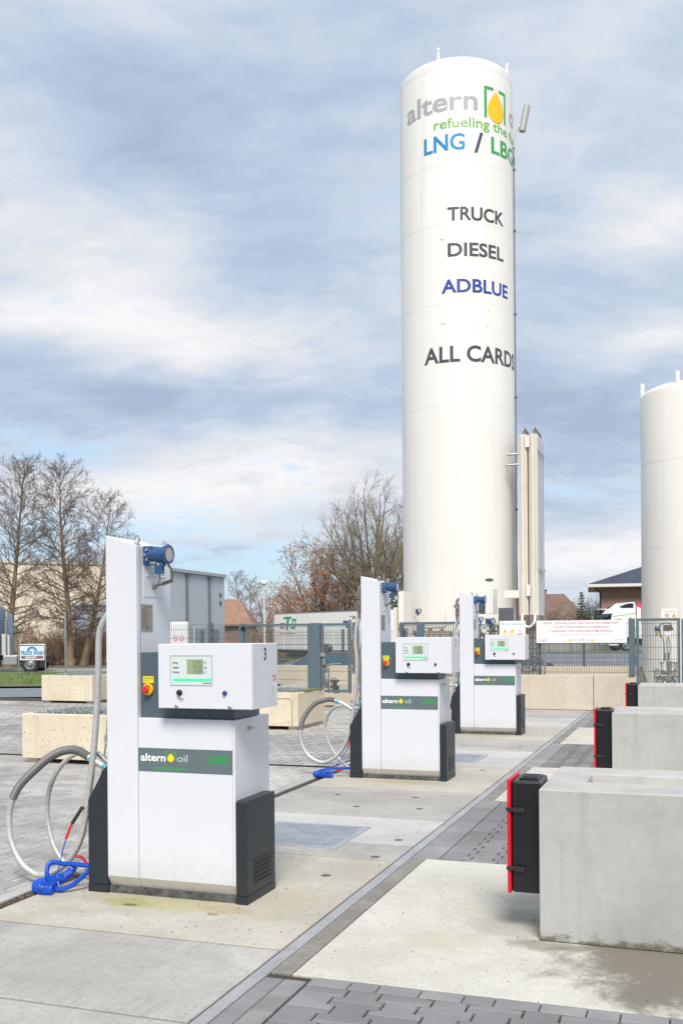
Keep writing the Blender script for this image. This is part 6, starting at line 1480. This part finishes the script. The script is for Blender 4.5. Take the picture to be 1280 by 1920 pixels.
def gp(px, D, y=1250):
    p = at(px, y, D); X_ = p.x * math.cos(TH) + p.y * math.sin(TH); return (p.x, p.y, terrain(X_, D))
alder(gp(16, 72), at(48, 868, 72).z + .3, .27, 'tall bare alder at the left edge, behind the lorry', 41, (.075, .0), 3.4, 66, dens=1.25)
alder(gp(132, 74), at(132, 878, 74).z + .3, .30, 'tall bare alder with straight mossy trunk, right of the truck wash sign', 42, (0, 0), 3.5, 74, dens=1.25)
alder(gp(155, 75), at(238, 930, 75).z + .55, .25, 'leaning bare alder whose crown shows above the nearest dispenser', 43, (.26, .05), 2.9, 56, dens=1.25)
oak(gp(708, 84), at(690, 903, 84).z + .5, .42, 'big bare oak with round twiggy crown left of the tall tank', 44, W_=7.6, fork=3.0, nl=19, d3=.92, tw=.012)
oak(gp(775, 90), at(770, 940, 90).z + .5, .36, 'bare oak mostly hidden behind the tall tank', 45, fork=3.0, nl=8, d3=.8)
oak(gp(596, 88), at(596, 1000, 88).z + .5, .28, 'tree with rusty brown leaves left of the big oak', 46, W_=5.0, fork=1.6, nl=9, leafm=M_rleaf, leafp=.55, d3=.85, bark=M_bark, low=.1)
oak(gp(650, 92), at(640, 1050, 92).z + .5, .25, 'brown twiggy tree above the white trailer', 47, W_=4.6, fork=1.2, nl=9, leafm=M_rleaf, leafp=.16, d3=.85, bark=M_bark, low=.1)
oak(gp(548, 98), at(548, 1085, 98).z + .5, .2, 'small rusty leaved tree above the left end of the trailer', 48, W_=3.0, fork=1.0, nl=8, leafm=M_rleaf, leafp=.45, d3=.7, low=.1)
alder(gp(447, 130), at(447, 1078, 130).z + .5, .2, 'slim bare tree above the red roof', 49, (0, 0), 2.8, 30, .1, grp='bare trees beyond the fences', tw=.016)
alder(gp(472, 126), at(474, 1088, 126).z + .5, .2, 'slim bare tree between the red roof and the lamp post', 50, (0, 0), 2.6, 30, .1, grp='bare trees beyond the fences', tw=.016)
oak(gp(502, 120), at(505, 1080, 120).z + .5, .22, 'thin brown tree behind the lamp post', 51, W_=3.0, fork=1.4, nl=7, leafm=M_rleaf, leafp=.2, d3=.7, low=.1, tw=.016)
thicket(30, 78, 9, 3.4, 'brown twiggy bushes behind the grey blue lorry', 61, 80)
thicket(105, 80, 8, 3.6, 'reddish twiggy bushes around the alder trunks', 62, 90)
thicket(170, 77, 7, 3.2, 'reddish twiggy bushes under the leaning alder', 63, 90)
thicket(225, 79, 8, 3.2, 'twiggy bushes behind the nearest dispenser column', 64, 70)
thicket(620, 95, 12, 4.2, 'brown thicket above the middle of the white trailer', 65, 170, y=1200)
thicket(715, 92, 10, 4.4, 'brown thicket between the trailer and the tall tank', 66, 150, y=1200)
thicket(525, 104, 10, 3.6, 'brown thicket around the lamp post', 67, 130, y=1200)
thicket(1052, 100, 3.2, 4.4, 'olive brown bush before the brown tiled roof', 68, 90, M_twig2, P('olive_leaves', (.15, .14, .07), .8, 0, .3, 3), y=1200, zb=-.1)
thicket(1114, 101, 2.6, 6.0, 'bare bush between the conifer and the brick house', 69, 90, M_twig2, None, y=1200, zb=-.1)
# conifer
rnd = random.Random(77); p = at(1090, 1200, 92); H = at(1090, 1112, 92).z + .3
t = thing('conifer', 'small dark green spruce left of the brick house', 'tree', (p.x, p.y, -.2)); mb = MB(); mb.tube([(0, 0, 0), (0, 0, H * .98)], [.12, .02], 7); mb.build('trunk', M_bark, t); mb = MB()
z = .4
while z < H:
    Rr = 1.25 * (1 - z / H) ** .8 + .08
    for k in range(int(12 + 16 * Rr)):
        a = rnd.random() * 6.28; d = Vector((math.cos(a), math.sin(a), -.18)); Lb = Rr * rnd.uniform(.65, 1.1)
        for m in range(int(6 + Lb * 16)):
            g_ = (m + rnd.random()) / (6 + Lb * 16); q = Vector((0, 0, z)) + d * Lb * g_ + Vector((0, 0, .22 * g_ * g_)); w_ = rv(rnd, .16); w_.z = abs(w_.z) * -.5
            n_ = Vector((-d.y, d.x, 0)) * .035; mb.add([tuple(q - n_), tuple(q + n_), tuple(q + w_ + d * .12)], [(0, 1, 2)])
    z += .24
mb.build('crown', P('spruce_needles', (.105, .135, .07), .9, 0, .4, 4), t, smooth=False)
